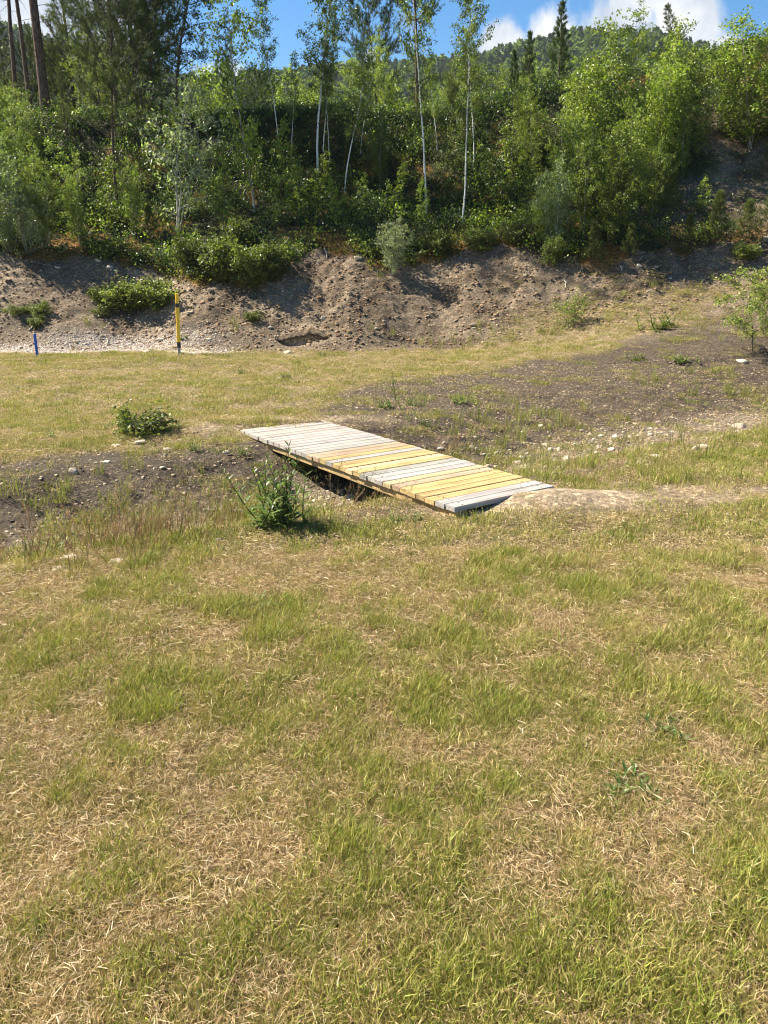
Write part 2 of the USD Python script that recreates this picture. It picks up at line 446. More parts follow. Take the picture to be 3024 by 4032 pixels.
def bark_mat(name, c1, c2, scale=(1, 1, 1), s=9.0, lo=.4, hi=.6, bump=.5):
    mat(name, {
        'co': ('texture_coordinate', {}), 'mp': ('mapping', {'scale': scale}), 'n': ('noise_texture', {'scale': s, 'detail': 5.0, 'roughness': .65}),
        'r': ('rgb_ramp', {'ramp': [(lo, c1), (hi, c2)]}), 'at': ('attribute', {'attribute': 'tint'}), 'm': ('mix_color', {'blend_type': 'multiply', 'fac': 1.0, 'use_clamp': False}),
        'b': ('bump', {'strength': bump, 'distance': .02}), 'p': ('principled_bsdf', {'roughness': .85, 'specular_ior_level': .2})},
        [('co.object', 'mp.vector'), ('mp.vector', 'n.vector'), ('n.fac', 'r.fac'), ('r.color', 'm.a'), ('at.color', 'm.b'), ('m.result', 'p.base_color'), ('n.fac', 'b.height'), ('b.normal', 'p.normal')], 'p.BSDF')


bark_mat('birch_bark', (.06, .055, .05), (.62, .60, .55), (1.0, 1.0, 3.0), 5.0, .36, .44, .3)
bark_mat('pine_bark', (.035, .026, .02), (.14, .085, .055), (3, 3, .8), 7.0)
bark_mat('willow_bark', (.16, .15, .12), (.36, .34, .28), (2, 2, .7), 8.0)
bark_mat('twig', (.05, .035, .025), (.12, .09, .065), (1, 1, 1), 12.0)
bark_mat('dry_wood', (.30, .26, .21), (.62, .58, .50), (1, 1, 1), 14.0)

mat('stone', {
    'co': ('texture_coordinate', {}), 'oi': ('object_info', {}), 'at': ('attribute', {'attribute': 'tint'}),
    'n': ('noise_texture', {'scale': 22.0, 'detail': 6.0, 'roughness': .65}), 'r': ('rgb_ramp', {'ramp': [(.25, (.62, .62, .64)), (.7, (1.2, 1.18, 1.12))]}),
    'r2': ('rgb_ramp', {'ramp': [(0, (.27, .22, .165)), (.35, (.42, .35, .26)), (.6, (.34, .295, .24)), (.8, (.48, .41, .32)), (1, (.54, .48, .40))]}),
    'm': ('mix_color', {'blend_type': 'multiply', 'fac': 1.0, 'use_clamp': False}), 'm2': ('mix_color', {'blend_type': 'multiply', 'fac': 1.0, 'use_clamp': False}),
    'b': ('bump', {'strength': .5, 'distance': .01}), 'p': ('principled_bsdf', {'roughness': .85, 'specular_ior_level': .25})},
    [('co.object', 'n.vector'), ('n.fac', 'r.fac'), ('oi.random', 'r2.fac'), ('r2.color', 'm.a'), ('r.color', 'm.b'), ('m.result', 'm2.a'), ('at.color', 'm2.b'), ('m2.result', 'p.base_color'), ('n.fac', 'b.height'), ('b.normal', 'p.normal')], 'p.BSDF')


def wood_mat(name, c1, c2, c3, k=0.0):
    """Sawn board: grain runs along the object's y axis; knots and weathering from noise."""
    mat(name, {
        'ge': ('geometry', {}), 'at': ('attribute', {'attribute': 'tint'}), 'co': ('texture_coordinate', {}), 'mp': ('mapping', {'scale': (55, 1.3, 60), 'location': (k, k, 0)}), 'n': ('noise_texture', {'scale': 1.0, 'detail': 6.0, 'roughness': .6, 'distortion': .3}),
        'mp2': ('mapping', {'scale': (4, 2.2, 6), 'location': (3 * k, k, 0)}), 'n2': ('noise_texture', {'scale': 1.6, 'detail': 3.0, 'roughness': .6}),
        'r': ('rgb_ramp', {'ramp': [(.3, c1), (.5, c2), (.72, c3)]}), 'r2': ('rgb_ramp', {'ramp': [(.25, (.66, .64, .62)), (.45, (.95, .94, .93)), (.72, (1.12, 1.12, 1.12))]}),
        'm': ('mix_color', {'blend_type': 'multiply', 'fac': 1.0, 'use_clamp': False}), 'm2': ('mix_color', {'blend_type': 'multiply', 'fac': 1.0, 'use_clamp': False}),
        'b': ('bump', {'strength': .35, 'distance': .004}), 'p': ('principled_bsdf', {'roughness': .72, 'specular_ior_level': .25})},
        [('co.object', 'mp.vector'), ('mp.vector', 'n.vector'), ('co.object', 'mp2.vector'), ('mp2.vector', 'n2.vector'), ('n.fac', 'r.fac'), ('n2.fac', 'r2.fac'), ('r.color', 'm.a'), ('r2.color', 'm.b'), ('m.result', 'm2.a'), ('at.color', 'm2.b'), ('m2.result', 'p.base_color'), ('n.fac', 'b.height'), ('b.normal', 'p.normal')], 'p.BSDF')


wood_mat('wood_pale', (.20, .178, .15), (.315, .285, .245), (.385, .355, .315))
wood_mat('wood_grey', (.15, .14, .128), (.26, .243, .225), (.345, .325, .30), 1.3)
wood_mat('wood_yellow', (.22, .15, .058), (.335, .243, .105), (.41, .315, .155), 2.1)
wood_mat('wood_tan', (.19, .13, .078), (.27, .20, .13), (.33, .26, .18), 3.7)
wood_mat('wood_beam', (.23, .155, .065), (.32, .225, .10), (.38, .285, .145), 4.4)


def paint_mat(name, c, rough=.45):
    mat(name, {
        'co': ('texture_coordinate', {}), 'n': ('noise_texture', {'scale': 14.0, 'detail': 5.0, 'roughness': .7}), 'r': ('rgb_ramp', {'ramp': [(.28, tuple(.45 * x + .03 for x in c)), (.42, tuple(.8 * x for x in c)), (.66, c)]}),
        'b': ('bump', {'strength': .2, 'distance': .004}), 'p': ('principled_bsdf', {'roughness': rough, 'specular_ior_level': .4})},
        [('co.object', 'n.vector'), ('n.fac', 'r.fac'), ('r.color', 'p.base_color'), ('n.fac', 'b.height'), ('b.normal', 'p.normal')], 'p.BSDF')


paint_mat('yellow_paint', (.72, .44, .03)); paint_mat('black_paint', (.02, .02, .022)); paint_mat('blue_paint', (.015, .08, .36)); paint_mat('bare_post', (.33, .29, .25), .8); paint_mat('steel', (.06, .055, .05), .5)

# ------------------------------------------------------------------ ground sheet
put((np.stack([gx, gy, gz], 1), gf, col), 'ground', M['ground_soil'], smooth=True, kind='structure', label='dry grassy ground with a stony ditch and a bare earth bank rising behind')

# overhanging crust of soil along the upper rim of the hollow
rg = np.random.default_rng(12)
th = np.linspace(.12, math.pi - .12, 40)
rim = np.stack([HOLE[0] + .57 * np.cos(th), HOLE[1] + .02 + .035 * np.sin(5 * .57 * np.cos(th)) + .205 * np.sin(th)], 1)
rows = []
for k, (back, drop) in enumerate([(.10, -.035), (.03, .012), (-.06, .008), (-.15, -.03), (-.17, -.06), (-.12, -.085), (.06, -.11)]):
    reach = back * (.35 + .65 * np.sin(th)) + (.05 * (n2(rim[:, 0] * 3, rim[:, 1] * 0 + 2, 3.0, 77, 3) - .5) * 2 if back < 0 else 0)
    yy_ = rim[:, 1] + reach
    zz_ = height(rim[:, 0], rim[:, 1] + .10) - .072 + drop + .012 * rg.normal(size=len(th)) - np.where(back < 0, .30 * np.maximum(0, -reach), 0)
    rows.append(np.stack([rim[:, 0] * 1.0, yy_, zz_], 1))
lv = np.concatenate(rows); m_ = len(th)
lf = []
for k in range(len(rows) - 1):
    for q in range(m_ - 1):
        o_ = k * m_ + q
        lf += [[o_, o_ + m_, o_ + m_ + 1], [o_, o_ + m_ + 1, o_ + 1]]
put((lv, np.array(lf), np.broadcast_to([.125, .092, .062], (len(lv), 3)) * (.8 + .4 * rg.uniform(size=(len(lv), 1)))), 'overhanging_crust', M['ground_soil'], '/World/ground', smooth=True)

# ------------------------------------------------------------------ far wooded hill
sky_line = np.array([(-900, 60), (-300, 60), (0, 110), (150, 150), (250, 200), (450, 270), (800, 300), (1200, 280), (1600, 245), (1900, 235), (2050, 190), (2150, 165), (2300, 140), (2420, 140), (2560, 128), (2650, 150), (2740, 180), (2860, 200), (3024, 205), (3400, 180), (4000, 150)], float)
hr = ray(sky_line[:, 0], sky_line[:, 1])
h_az = np.arctan2(hr[:, 0], hr[:, 1]); h_el = hr[:, 2] / np.hypot(hr[:, 0], hr[:, 1])
R0, R1 = 170.0, 520.0


def hill_z(az, R):
    top = np.interp(az, h_az, h_el) * R1 + 1.6 - 15.0
    q = np.clip((R - R0) / (R1 - R0), 0, 1)
    up = top * (.25 * q + .75 * q * q * (3 - 2 * q)) - 3 * (1 - q)
    up = np.where(R > R1, top - .12 * (R - R1), up)
    return up + 6 * (meshkit.fbm(np.stack([az * 14, R / 60, 0 * R], -1), 3, 5) - .5) * q


azs, rs = np.linspace(-.95, .95, 150), np.concatenate([np.linspace(R0, R1, 50), np.linspace(R1 + 15, 1100, 20)])
A, Rr = np.meshgrid(azs, rs)
hv = np.stack([(Rr * np.sin(A)).ravel(), (Rr * np.cos(A)).ravel(), hill_z(A, Rr).ravel()], 1)
ny, nx = A.shape
i, j = np.meshgrid(np.arange(ny - 1), np.arange(nx - 1), indexing='ij'); a = (i * nx + j).ravel()
hf = np.vstack([np.stack([a, a + 1, a + nx + 1], 1), np.stack([a, a + nx + 1, a + nx], 1)])
put((hv, hf, np.broadcast_to([.035, .045, .02], (len(hv), 3))), 'hill', M['ground_soil'], smooth=True, kind='structure', label='wooded hill on the skyline behind the trees')

# ------------------------------------------------------------------ foliage makers


def leaf_quads(mb, p, rng, L, W, c, down=.35, spread=None, jitter=.25):
    """Folded leaves at the points p."""
    n = len(p)
    d = rng.normal(size=(n, 3)); d[:, 2] -= down * 1.5
    if spread is not None:
        d += spread
    d = unit(d)
    s = unit(np.cross(d, rng.normal(size=(n, 3))))
    nn = np.cross(d, s)
    l = (L * rng.uniform(.65, 1.25, n))[:, None]; w = (W * rng.uniform(.7, 1.2, n))[:, None]
    m = p + d * l * .45
    v = np.stack([p, m + s * w * .5 + nn * w * .12, p + d * l, m - s * w * .5 + nn * w * .12], 1).reshape(-1, 3)
    k = np.arange(n)[:, None] * 4
    f = np.vstack([k + [0, 1, 2], k + [0, 2, 3]])
    c = np.asarray(c, float)
    cols = c[rng.integers(0, len(c), n)] if c.ndim == 2 else np.broadcast_to(c, (n, 3))
    cols = cols * rng.uniform(1 - jitter, 1 + jitter, (n, 1)) * (1 + rng.uniform(-.08, .08, (n, 3)))
    mb.add(v, f, np.repeat(cols, 4, 0))


def needle_stars(mb, p, axis, rng, L, W, c, n=14, cone=.8):
    """Bunches of needles: narrow triangles round each shoot."""
    m = len(p)
    d = unit(np.repeat(axis, n, 0) * cone + rng.normal(size=(m * n, 3)) * .62)
    b = np.repeat(p, n, 0) + rng.normal(size=(m * n, 3)) * L * .16
    s = unit(np.cross(d, rng.normal(size=(m * n, 3))))
    l = L * rng.uniform(.6, 1.2, (m * n, 1))
    v = np.stack([b - s * W * .5, b + s * W * .5, b + d * l], 1).reshape(-1, 3)
    f = np.arange(m * n * 3).reshape(-1, 3)
    c = np.asarray(c, float)
    cols = np.repeat(c[rng.integers(0, len(c), m)], n, 0) * rng.uniform(.7, 1.3, (m * n, 1))
    mb.add(v, f, np.repeat(cols, 3, 0))


def path(p0, d, L, n, rng, bend=.12, up=0.0):
    """A wandering polyline."""
    pts, d = [np.asarray(p0, float)], np.asarray(d, float)
    for k in range(n):
        d = unit(d + rng.normal(size=3) * bend + np.array([0, 0, up]))
        pts.append(pts[-1] + d * L / n)
    return np.array(pts)


def along(pts, t):
    k = np.linspace(0, 1, len(pts))
    return np.stack([np.interp(t, k, pts[:, q]) for q in range(3)], -1)


def broadleaf(seed, H, r0, base, spread, nb, leaf, cols, stems=1, up=.75, dens=1.0, shape='oval', droop=.06, fan=.22, trunk_bend=.05, leaf_w=.75):
    """Birch, willow or rowan: stems, limbs and twigs, with leaves along the twigs. Returns stem, limb and leaf meshes (height H)."""
    rng = np.random.default_rng(seed)
    tr, br, fo = MB(), MB(), MB()
    pts_all = []
    for sn in range(stems):
        lean = rng.normal(size=3) * (fan if stems > 1 else .03); lean[2] = 1
        h = H * (1 if sn == 0 else rng.uniform(.6, .95))
        r = r0 * (1 if sn == 0 else rng.uniform(.55, .85))
        off = np.array([*(rng.normal(size=2) * r0 * (1.4 if stems > 1 else 0)), -.15])
        tp = path(off, lean, h + .15, 14, rng, trunk_bend, .10)
        tt = np.linspace(0, 1, 15)
        tr.tube(tp, r * (1 - .88 * tt) * (1 + .35 * np.exp(-tt * 22)), 8)
        for b in range(max(3, int(nb * h / H))):
            u = (b + rng.uniform(0, 1)) / max(3, int(nb * h / H))
            t = base + (1 - base) * u ** .9
            p0 = along(tp, t)
            prof = {'oval': math.sin(math.pi * min(1, .12 + .88 * u) ** .8) * .85 + .15, 'cone': 1.05 - .8 * u, 'dome': .30 + .70 * math.sin(math.pi * (.18 + .70 * u)), 'open': .55 + .5 * math.sin(math.pi * u)}[shape]
            L = spread * H * prof * rng.uniform(.65, 1.2)
            az = 2.399 * b + rng.uniform(-.6, .6) + sn
            e = up * rng.uniform(.7, 1.2)
            d = np.array([math.cos(az) * math.cos(e), math.sin(az) * math.cos(e), math.sin(e)])
            bp = path(p0, d, L, 5, rng, .13, -droop)
            br.tube(bp, r * (1 - .85 * t) * .42 * np.linspace(1, .2, 6) + .0015, 4)
            m = max(3, int(L * 9 * dens))
            for q in range(m):
                ft = rng.uniform(.18, 1.0)
                d2 = unit(unit(bp[-1] - bp[0]) * .7 + rng.normal(size=3) * .55 + [0, 0, .1])
                wp = path(along(bp, ft), d2, L * .32 * rng.uniform(.5, 1.2) + .08, 3, rng, .16, -droop * 1.8)
                br.tube(wp, [.0042, .0032, .0026, .002], 3)
                pts_all.append(along(wp, rng.uniform(.1, 1, max(4, int(13 * dens)))) + rng.normal(size=(max(4, int(13 * dens)), 3)) * leaf * .55)
        top = tp[-1]
        pts_all.append(top + rng.normal(size=(12, 3)) * [.08, .08, .16])
    P = np.vstack(pts_all)
    leaf_quads(fo, P, rng, leaf, leaf * leaf_w, cols, down=.30)
    return tr, br, fo


def pine(seed, H, r0, base, spread, whorl, needle, cols, young=False, per=5, dead=0, wid=.010, nstar=13):
    rng = np.random.default_rng(seed)
    tr, br, fo = MB(), MB(), MB()
    tp = path((0, 0, -.15), (rng.normal() * .02, rng.normal() * .02, 1), H + .15, 14, rng, .018 if young else .03, .1)
    tt = np.linspace(0, 1, 15)
    tr.tube(tp, r0 * (1 - .9 * tt) * (1 + .3 * np.exp(-tt * 25)), 9)
    P, A = [], []
    z = base * H
    while z < H * .97:
        t = z / H; u = (t - base) / (1 - base)
        prof = (1.0 - .82 * u) if young else (.55 + .55 * math.sin(math.pi * min(1, .15 + u * .8)))
        for b in range(per):
            az = 2 * math.pi * b / per + rng.uniform(-.4, .4) + z * 3
            e = (.35 + .55 * u if young else .05 + .6 * u) + rng.normal() * .12
            L = spread * H * prof * rng.uniform(.7, 1.15)
            d = np.array([math.cos(az) * math.cos(e), math.sin(az) * math.cos(e), math.sin(e)])
            bp = path(along(tp, (z + .15) / (H + .15)), d, L, 5, rng, .08, .09)
            br.tube(bp, r0 * (1 - .85 * t) * .3 * np.linspace(1, .25, 6) + .002, 5)
            m = max(3, int(L * (9 if young else 7)))
            for q in range(m):
                ft = rng.uniform(.3, 1)
                d2 = unit(unit(bp[-1] - bp[0]) * .9 + rng.normal(size=3) * .45 + [0, 0, .35])
                wp = path(along(bp, ft), d2, min(.45, L * .35) * rng.uniform(.6, 1.2) + .05, 2, rng, .1, .12)
                br.tube(wp, [.005, .004, .003], 3)
                k = 4 if young else 5
                P.append(along(wp, np.linspace(.25, 1, k)) + rng.normal(size=(k, 3)) * .02)
                A.append(np.repeat(unit(wp[-1] - wp[0])[None], k, 0))
        z += whorl * rng.uniform(.8, 1.2) * (1 - .35 * u)
    for q in range(dead):
        t = rng.uniform(.12, base); az = rng.uniform(0, 6.28)
        br.tube(path(along(tp, t), (math.cos(az), math.sin(az), rng.uniform(-.3, .3)), rng.uniform(.4, 1.3) * spread * H * .6, 4, rng, .2, -.05), np.linspace(.012, .003, 5), 4)
    k = 6
    P.append(along(tp, np.linspace(.93, 1, k))); A.append(np.repeat(np.array([[0, 0, 1.0]]), k, 0))
    needle_stars(fo, np.vstack(P), np.vstack(A), rng, needle, wid, cols, nstar)
    return tr, br, fo


BIRCH = [(0.136, 0.1958, 0.0264), (0.168, 0.2248, 0.0336), (0.104, 0.1595, 0.0216), (0.208, 0.2392, 0.042)]
BIRCH_SHADED = [(0.057, 0.0952, 0.0186), (0.0725, 0.1139, 0.0228), (0.0465, 0.0807, 0.0166)]  # darker birch leaves, the backlit shade side put into their colour
WILLOW = [(0.192, 0.24, 0.114), (0.228, 0.27, 0.138), (0.15, 0.198, 0.084), (0.276, 0.306, 0.18)]
BRIGHT = [(0.195, 0.2565, 0.03), (0.24, 0.2903, 0.042), (0.1575, 0.2228, 0.024)]
SHRUB = [(.13, .165, .03), (.165, .20, .042), (.10, .13, .024), (.20, .225, .055)]
SHRUB_D = [(.085, .115, .022), (.11, .145, .028), (.065, .09, .018), (.15, .175, .04)]
PINE = [(0.0558, 0.0862, 0.0223), (0.0761, 0.1065, 0.0264), (0.0426, 0.0669, 0.0193)]
PINE_Y = [(0.0939, 0.1222, 0.0243), (0.1215, 0.1435, 0.0299), (0.0718, 0.0978, 0.0206)]

PROTO = {}
spec = {
    'birch_a': ('birch_tree', 'birch_bark', 'twig', 'leaf', 8.0, lambda: broadleaf(101, 8, .050,   .36, .16, 46, .082, BIRCH, up=.85, dens=1.0, shape='open')),
    'birch_b': ('birch_tree', 'birch_bark', 'twig', 'leaf', 8.0, lambda: broadleaf(102, 8, .042, .34, .145, 44, .082, BIRCH, up=.95, dens=1.0, shape='dome')),
    'birch_c': ('birch_tree', 'willow_bark', 'twig', 'leaf', 6.0, lambda: broadleaf(103, 6, .042, .12, .21, 50, .086, BIRCH + BRIGHT[:2], up=.8, dens=.9, shape='dome')),
    'birch_d': ('birch_tree', 'willow_bark', 'twig', 'leaf', 5.0, lambda: broadleaf(114, 5, .034, .06, .24, 46, .090, BRIGHT + BIRCH, stems=3, up=.85, dens=.85, fan=.15, shape='dome')),
    'birch_thick': ('birch_tree', 'pine_bark', 'twig', 'leaf', 9.0, lambda: broadleaf(104, 9, .075, .10, .17, 62, .085, BIRCH_SHADED, up=.7, dens=1.15, droop=.12)),
    'birch_low': ('birch_tree', 'willow_bark', 'twig', 'leaf', 4.5, lambda: broadleaf(105, 4.5, .028, .08, .22, 34, .070, BIRCH, stems=3, up=.9, dens=1.15, fan=.16)),
    'birch_low_b': ('birch_tree', 'willow_bark', 'twig', 'leaf', 4.5, lambda: broadleaf(106, 4.5, .026, .06, .20, 30, .066, BIRCH, stems=4, up=.95, dens=1.1, fan=.2)),
    'sapling': ('birch_sapling', 'twig', 'twig', 'leaf', 2.2, lambda: broadleaf(107, 2.2, .013, .12, .22, 18, .066, BIRCH, up=.8, dens=1.2)),
    'sapling_b': ('birch_sapling', 'twig', 'twig', 'leaf', 2.2, lambda: broadleaf(108, 2.2, .012, .1, .2, 18, .070, BRIGHT, up=.95, dens=1.2)),
    'willow': ('willow_tree', 'willow_bark', 'willow_bark', 'leaf', 3.6, lambda: broadleaf(109, 3.6, .034, .22, .28, 20, .115, WILLOW, stems=3, up=.72, dens=.72, shape='open', fan=.09, leaf_w=.40, trunk_bend=.08)),
    'willow_shrub': ('willow_shrub', 'willow_bark', 'willow_bark', 'leaf', 2.2, lambda: broadleaf(110, 2.2, .016, .12, .26, 15, .085, WILLOW, stems=6, up=.9, dens=1.0, shape='open', fan=.28, leaf_w=.42)),
    'willow_shrub_b': ('willow_shrub', 'willow_bark', 'willow_bark', 'leaf', 2.2, lambda: broadleaf(111, 2.2, .016, .12, .24, 15, .080, [(.10, .145, .045), (.125, .165, .06), (.15, .19, .08)], stems=7, up=1.0, dens=1.0, shape='open', fan=.30, leaf_w=.5)),
    'pine_tall': ('pine_tree', 'pine_bark', 'twig', 'needle', 13.0, lambda: pine(120, 13, .13, .30, .17, .50, .13, PINE, dead=14, wid=.015)),
    'pine_mid': ('pine_tree', 'pine_bark', 'twig', 'needle', 8.0, lambda: pine(121, 8, .06, .30, .21, .38, .125, PINE_Y[:1] + PINE, dead=10, wid=.014)),
    'pine_bare': ('pine_tree', 'pine_bark', 'twig', 'needle', 15.0, lambda: pine(122, 15, .19, .50, .16, .8, .12, PINE, dead=30, wid=.013)),
    'pine_young': ('young_pine', 'pine_bark', 'twig', 'needle', 5.0, lambda: pine(123, 5, .05, .10, .22, .36, .095, PINE_Y, young=True, wid=.010)),
    'pine_spire': ('young_pine', 'pine_bark', 'twig', 'needle', 6.0, lambda: pine(124, 6, .06, .12, .20, .40, .14, PINE, young=True, wid=.015, nstar=16)),
    'pine_sap': ('pine_sapling', 'twig', 'twig', 'needle', 1.3, lambda: pine(125, 1.3, .016, .12, .30, .15, .075, PINE_Y, young=True, per=5, wid=.006, nstar=15)),
    'pine_sap_b': ('pine_sapling', 'twig', 'twig', 'needle', 1.3, lambda: pine(126, 1.3, .016, .08, .36, .17, .08, PINE_Y, young=True, per=5, wid=.006, nstar=15)),
}


def plant(kind, label, px, py, top=None, y=None, wide=1.0, turn=0.0, group=None, px_top=None, name=None, category=None, H=None, sink=.05):
    """A tree or shrub with its foot at a pixel of the photograph (on the terrain, or at depth y) and its top at row top."""
    nm, bark, limb, leaf, H0, make = spec[kind]
    foot = hit(px, py) if y is None else at_y(px, py, y)
    foot = np.array([foot[0], foot[1], float(height(foot[0], foot[1], False)) - sink])
    tip = None
    if top is not None:
        tip = at_y(px if px_top is None else px_top, top, foot[1])
        H = tip[2] - foot[2]
    R = rotz(turn)
    if px_top is not None:
        ang = math.atan2(tip[0] - foot[0], H)
        R = axis_rot((0, 1, 0), ang) @ R
    k = H / H0
    sc = (k * wide, k * wide, k)
    category = category or {'birch_tree': 'birch tree', 'birch_sapling': 'birch sapling', 'willow_tree': 'willow tree', 'willow_shrub': 'willow shrub', 'pine_tree': 'pine tree', 'young_pine': 'young pine', 'pine_sapling': 'pine sapling', 'low_shrub': 'shrub', 'leafy_plant': 'plant', 'rowan_sapling': 'rowan sapling'}[nm]
    if kind not in PROTO:
        tr, br, fo = make()
        o = thing(name or nm, label, category, foot, R, sc, group)
        put(tr, 'trunk', M[bark], o, smooth=True)
        put(br, 'branches', M[limb], o)
        put(fo, 'crown', M[leaf], o)
        PROTO[kind] = o
        return o
    return copy_of(PROTO[kind], name or nm, label, category, foot, R, sc, group)

spec.update({
    'low_shrub': ('low_shrub', 'twig', 'twig', 'leaf', .45, lambda: broadleaf(130, .45, .005, .1, .5, 9, .044, SHRUB, stems=9, up=.95, dens=1.1, fan=.75, leaf_w=.55)),
    'dark_shrub': ('low_shrub', 'twig', 'twig', 'leaf', .8, lambda: broadleaf(131, .8, .007, .08, .42, 14, .052, SHRUB_D, stems=11, up=.9, dens=1.15, fan=.6, leaf_w=.62)),
    'bush_leafy': ('leafy_plant', 'twig', 'twig', 'leaf', .35, lambda: broadleaf(132, .35, .004, .05, .42, 7, .052, SHRUB, stems=9, up=1.05, dens=.75, fan=.6, leaf_w=.45)),
    'loose_bush': ('low_shrub', 'twig', 'twig', 'leaf', .8, lambda: broadleaf(136, .8, .006, .1, .40, 7, .050, SHRUB, stems=9, up=.95, dens=.55, fan=.5, leaf_w=.5)),
    'rowan': ('rowan_sapling', 'twig', 'twig', 'leaf', 1.7, lambda: broadleaf(133, 1.7, .015, .30, .34, 24, .052, SHRUB, stems=1, up=.6, dens=1.5, leaf_w=.55, shape='dome')),
})


def herb(seed, H, stems, n, L, W, cols, e0=.5, fan=.25, base=.05, clump=None):
    """Upright herb: leaves set spirally up each stem."""
    rng = np.random.default_rng(seed)
    st, fo = [], MB()
    clump = .022 * min(stems, 8) ** .5 if clump is None else clump
    for k in range(stems):
        d = np.array([*(rng.normal(size=2) * fan), 1.0]); h = H * (1 if k == 0 else rng.uniform(.5, .95))
        sp = path((*(rng.normal(size=2) * clump), -.03), d, h + .03, 8, rng, .05, .05)
        st.append(MB()); st[-1].tube(sp, np.linspace(.0045, .0018, 9), 5, (.10, .08, .03))
        for q in range(n):
            t = base + (1 - base) * (q + rng.uniform(0, .8)) / n
            az = 2.4 * q + k; e = e0 + .5 * t + rng.normal() * .2
            p = along(sp, t)
            dd = np.array([math.cos(az) * math.cos(e), math.sin(az) * math.cos(e), math.sin(e)])
            l = L * (1.1 - .55 * t) * rng.uniform(.75, 1.2); w = W * rng.uniform(.8, 1.2) * l / L
            s = unit(np.cross(dd, [0, 0, 1])); up = np.cross(s, dd)
            a, b, c = p + dd * l * .3, p + dd * l * .65 - [0, 0, .04 * l], p + dd * l - [0, 0, .22 * l]
            v = np.array([p, a + s * w / 2 + up * w * .1, a, a - s * w / 2 + up * w * .1, b + s * w * .42, b - [0, 0, .002], b - s * w * .42, c])
            f = [[0, 1, 2], [0, 2, 3], [1, 4, 5], [1, 5, 2], [2, 5, 6], [2, 6, 3], [4, 7, 5], [5, 7, 6]]
            fo.add(v, f, np.array(cols[rng.integers(len(cols))]) * rng.uniform(.8, 1.2))
    return st, fo


HP = {}


def herb_at(kind, label, px, py, h_px, wide=1.0, turn=0., name='leafy_plant', category='plant', group=None):
    foot = hit(px, py); dist = np.linalg.norm(foot - EYE)
    foot = np.array([foot[0], foot[1], float(height(foot[0], foot[1])) - .01])
    args = {'tall': (1, .75, 15, 28, .13, .021, [(.14, .21, .045), (.17, .235, .06), (.11, .17, .035)]), 'stem': (2, .4, 1, 13, .07, .02, [(.10, .16, .03), (.13, .18, .035)]),
            'rosette': (3, .07, 18, 9, .085, .011, [(.075, .145, .022), (.10, .17, .028), (.06, .115, .02)], .45, 1.1, .05, .03), 'clump': (4, .25, 12, 10, .07, .022, [(.11, .17, .03), (.08, .13, .025), (.15, .19, .04)], .5, .55),
            'red': (5, .45, 3, 14, .05, .012, [(.09, .085, .03), (.11, .06, .03), (.08, .10, .025)])}[kind]
    H = h_px / 3030 * dist
    k = H / args[1]
    if kind not in HP:
        o = thing(name, label, category, foot, rotz(turn), (k * wide, k * wide, k), group)
        st, fo = herb(args[0], args[1], *args[2:])
        [put(s_, 'stem', M['leaf'], o) for s_ in st]; put(fo, 'foliage', M['leaf'], o)
        HP[kind] = o
        return
    copy_of(HP[kind], name, label, category, foot, rotz(turn), (k * wide, k * wide, k), group)


# ------------------------------------------------------------------ footbridge of boards
bridge_rot = np.stack([-b_long, b_side, np.cross(-b_long, b_side)], 1)      # local x: towards the far end, y: across to the right, z: up
if bridge_rot[2, 2] < 0:
    bridge_rot = np.stack([-b_long, -b_side, np.cross(-b_long, -b_side)], 1)
bridge = thing('footbridge', 'low wooden footbridge of mixed grey and yellow boards over the stony ditch', 'footbridge', b_mid, bridge_rot)
NP, TH = 32, .036
pitch = B_L / NP
tones = 'P P P P P P P P P G P P G T T Y G Y Y Q Y G P G Q T Y Y Y Y G G G'.split()
rng = np.random.default_rng(7)


def rounded_bar(lx, ly, lz, r, rng=None, warp=0.0):
    """A board: x across the grain, y along it, with eased edges and slightly uneven ends."""
    prof = np.array([(-lx / 2, -lz / 2), (lx / 2, -lz / 2), (lx / 2, lz / 2 - r), (lx / 2 - r, lz / 2), (-lx / 2 + r, lz / 2), (-lx / 2, lz / 2 - r)])
    ny_ = 7
    yy = np.linspace(-ly / 2, ly / 2, ny_)
    v = []
    for y in yy:
        bow = warp * (1 - (2 * y / ly) ** 2)
        v += [(p[0] + bow, y, p[1]) for p in prof]
    n = len(prof)
    f = []
    for q in range(ny_ - 1):
        for k in range(n):
            a, b = q * n + k, q * n + (k + 1) % n
            f += [[a, b, b + n], [a, b + n, a + n]]
    f += [[0, k + 1, k] for k in range(1, n - 1)]
    e = (ny_ - 1) * n
    f += [[e, e + k, e + k + 1] for k in range(1, n - 1)]
    v, f = np.array(v), np.array(f)
    return v, f[:, ::-1] if np.cross(v[f[0, 1]] - v[f[0, 0]], v[f[0, 2]] - v[f[0, 0]]) @ (v[f[0]].mean(0) - [0, v[f[0], 1].mean(), 0]) < 0 else f


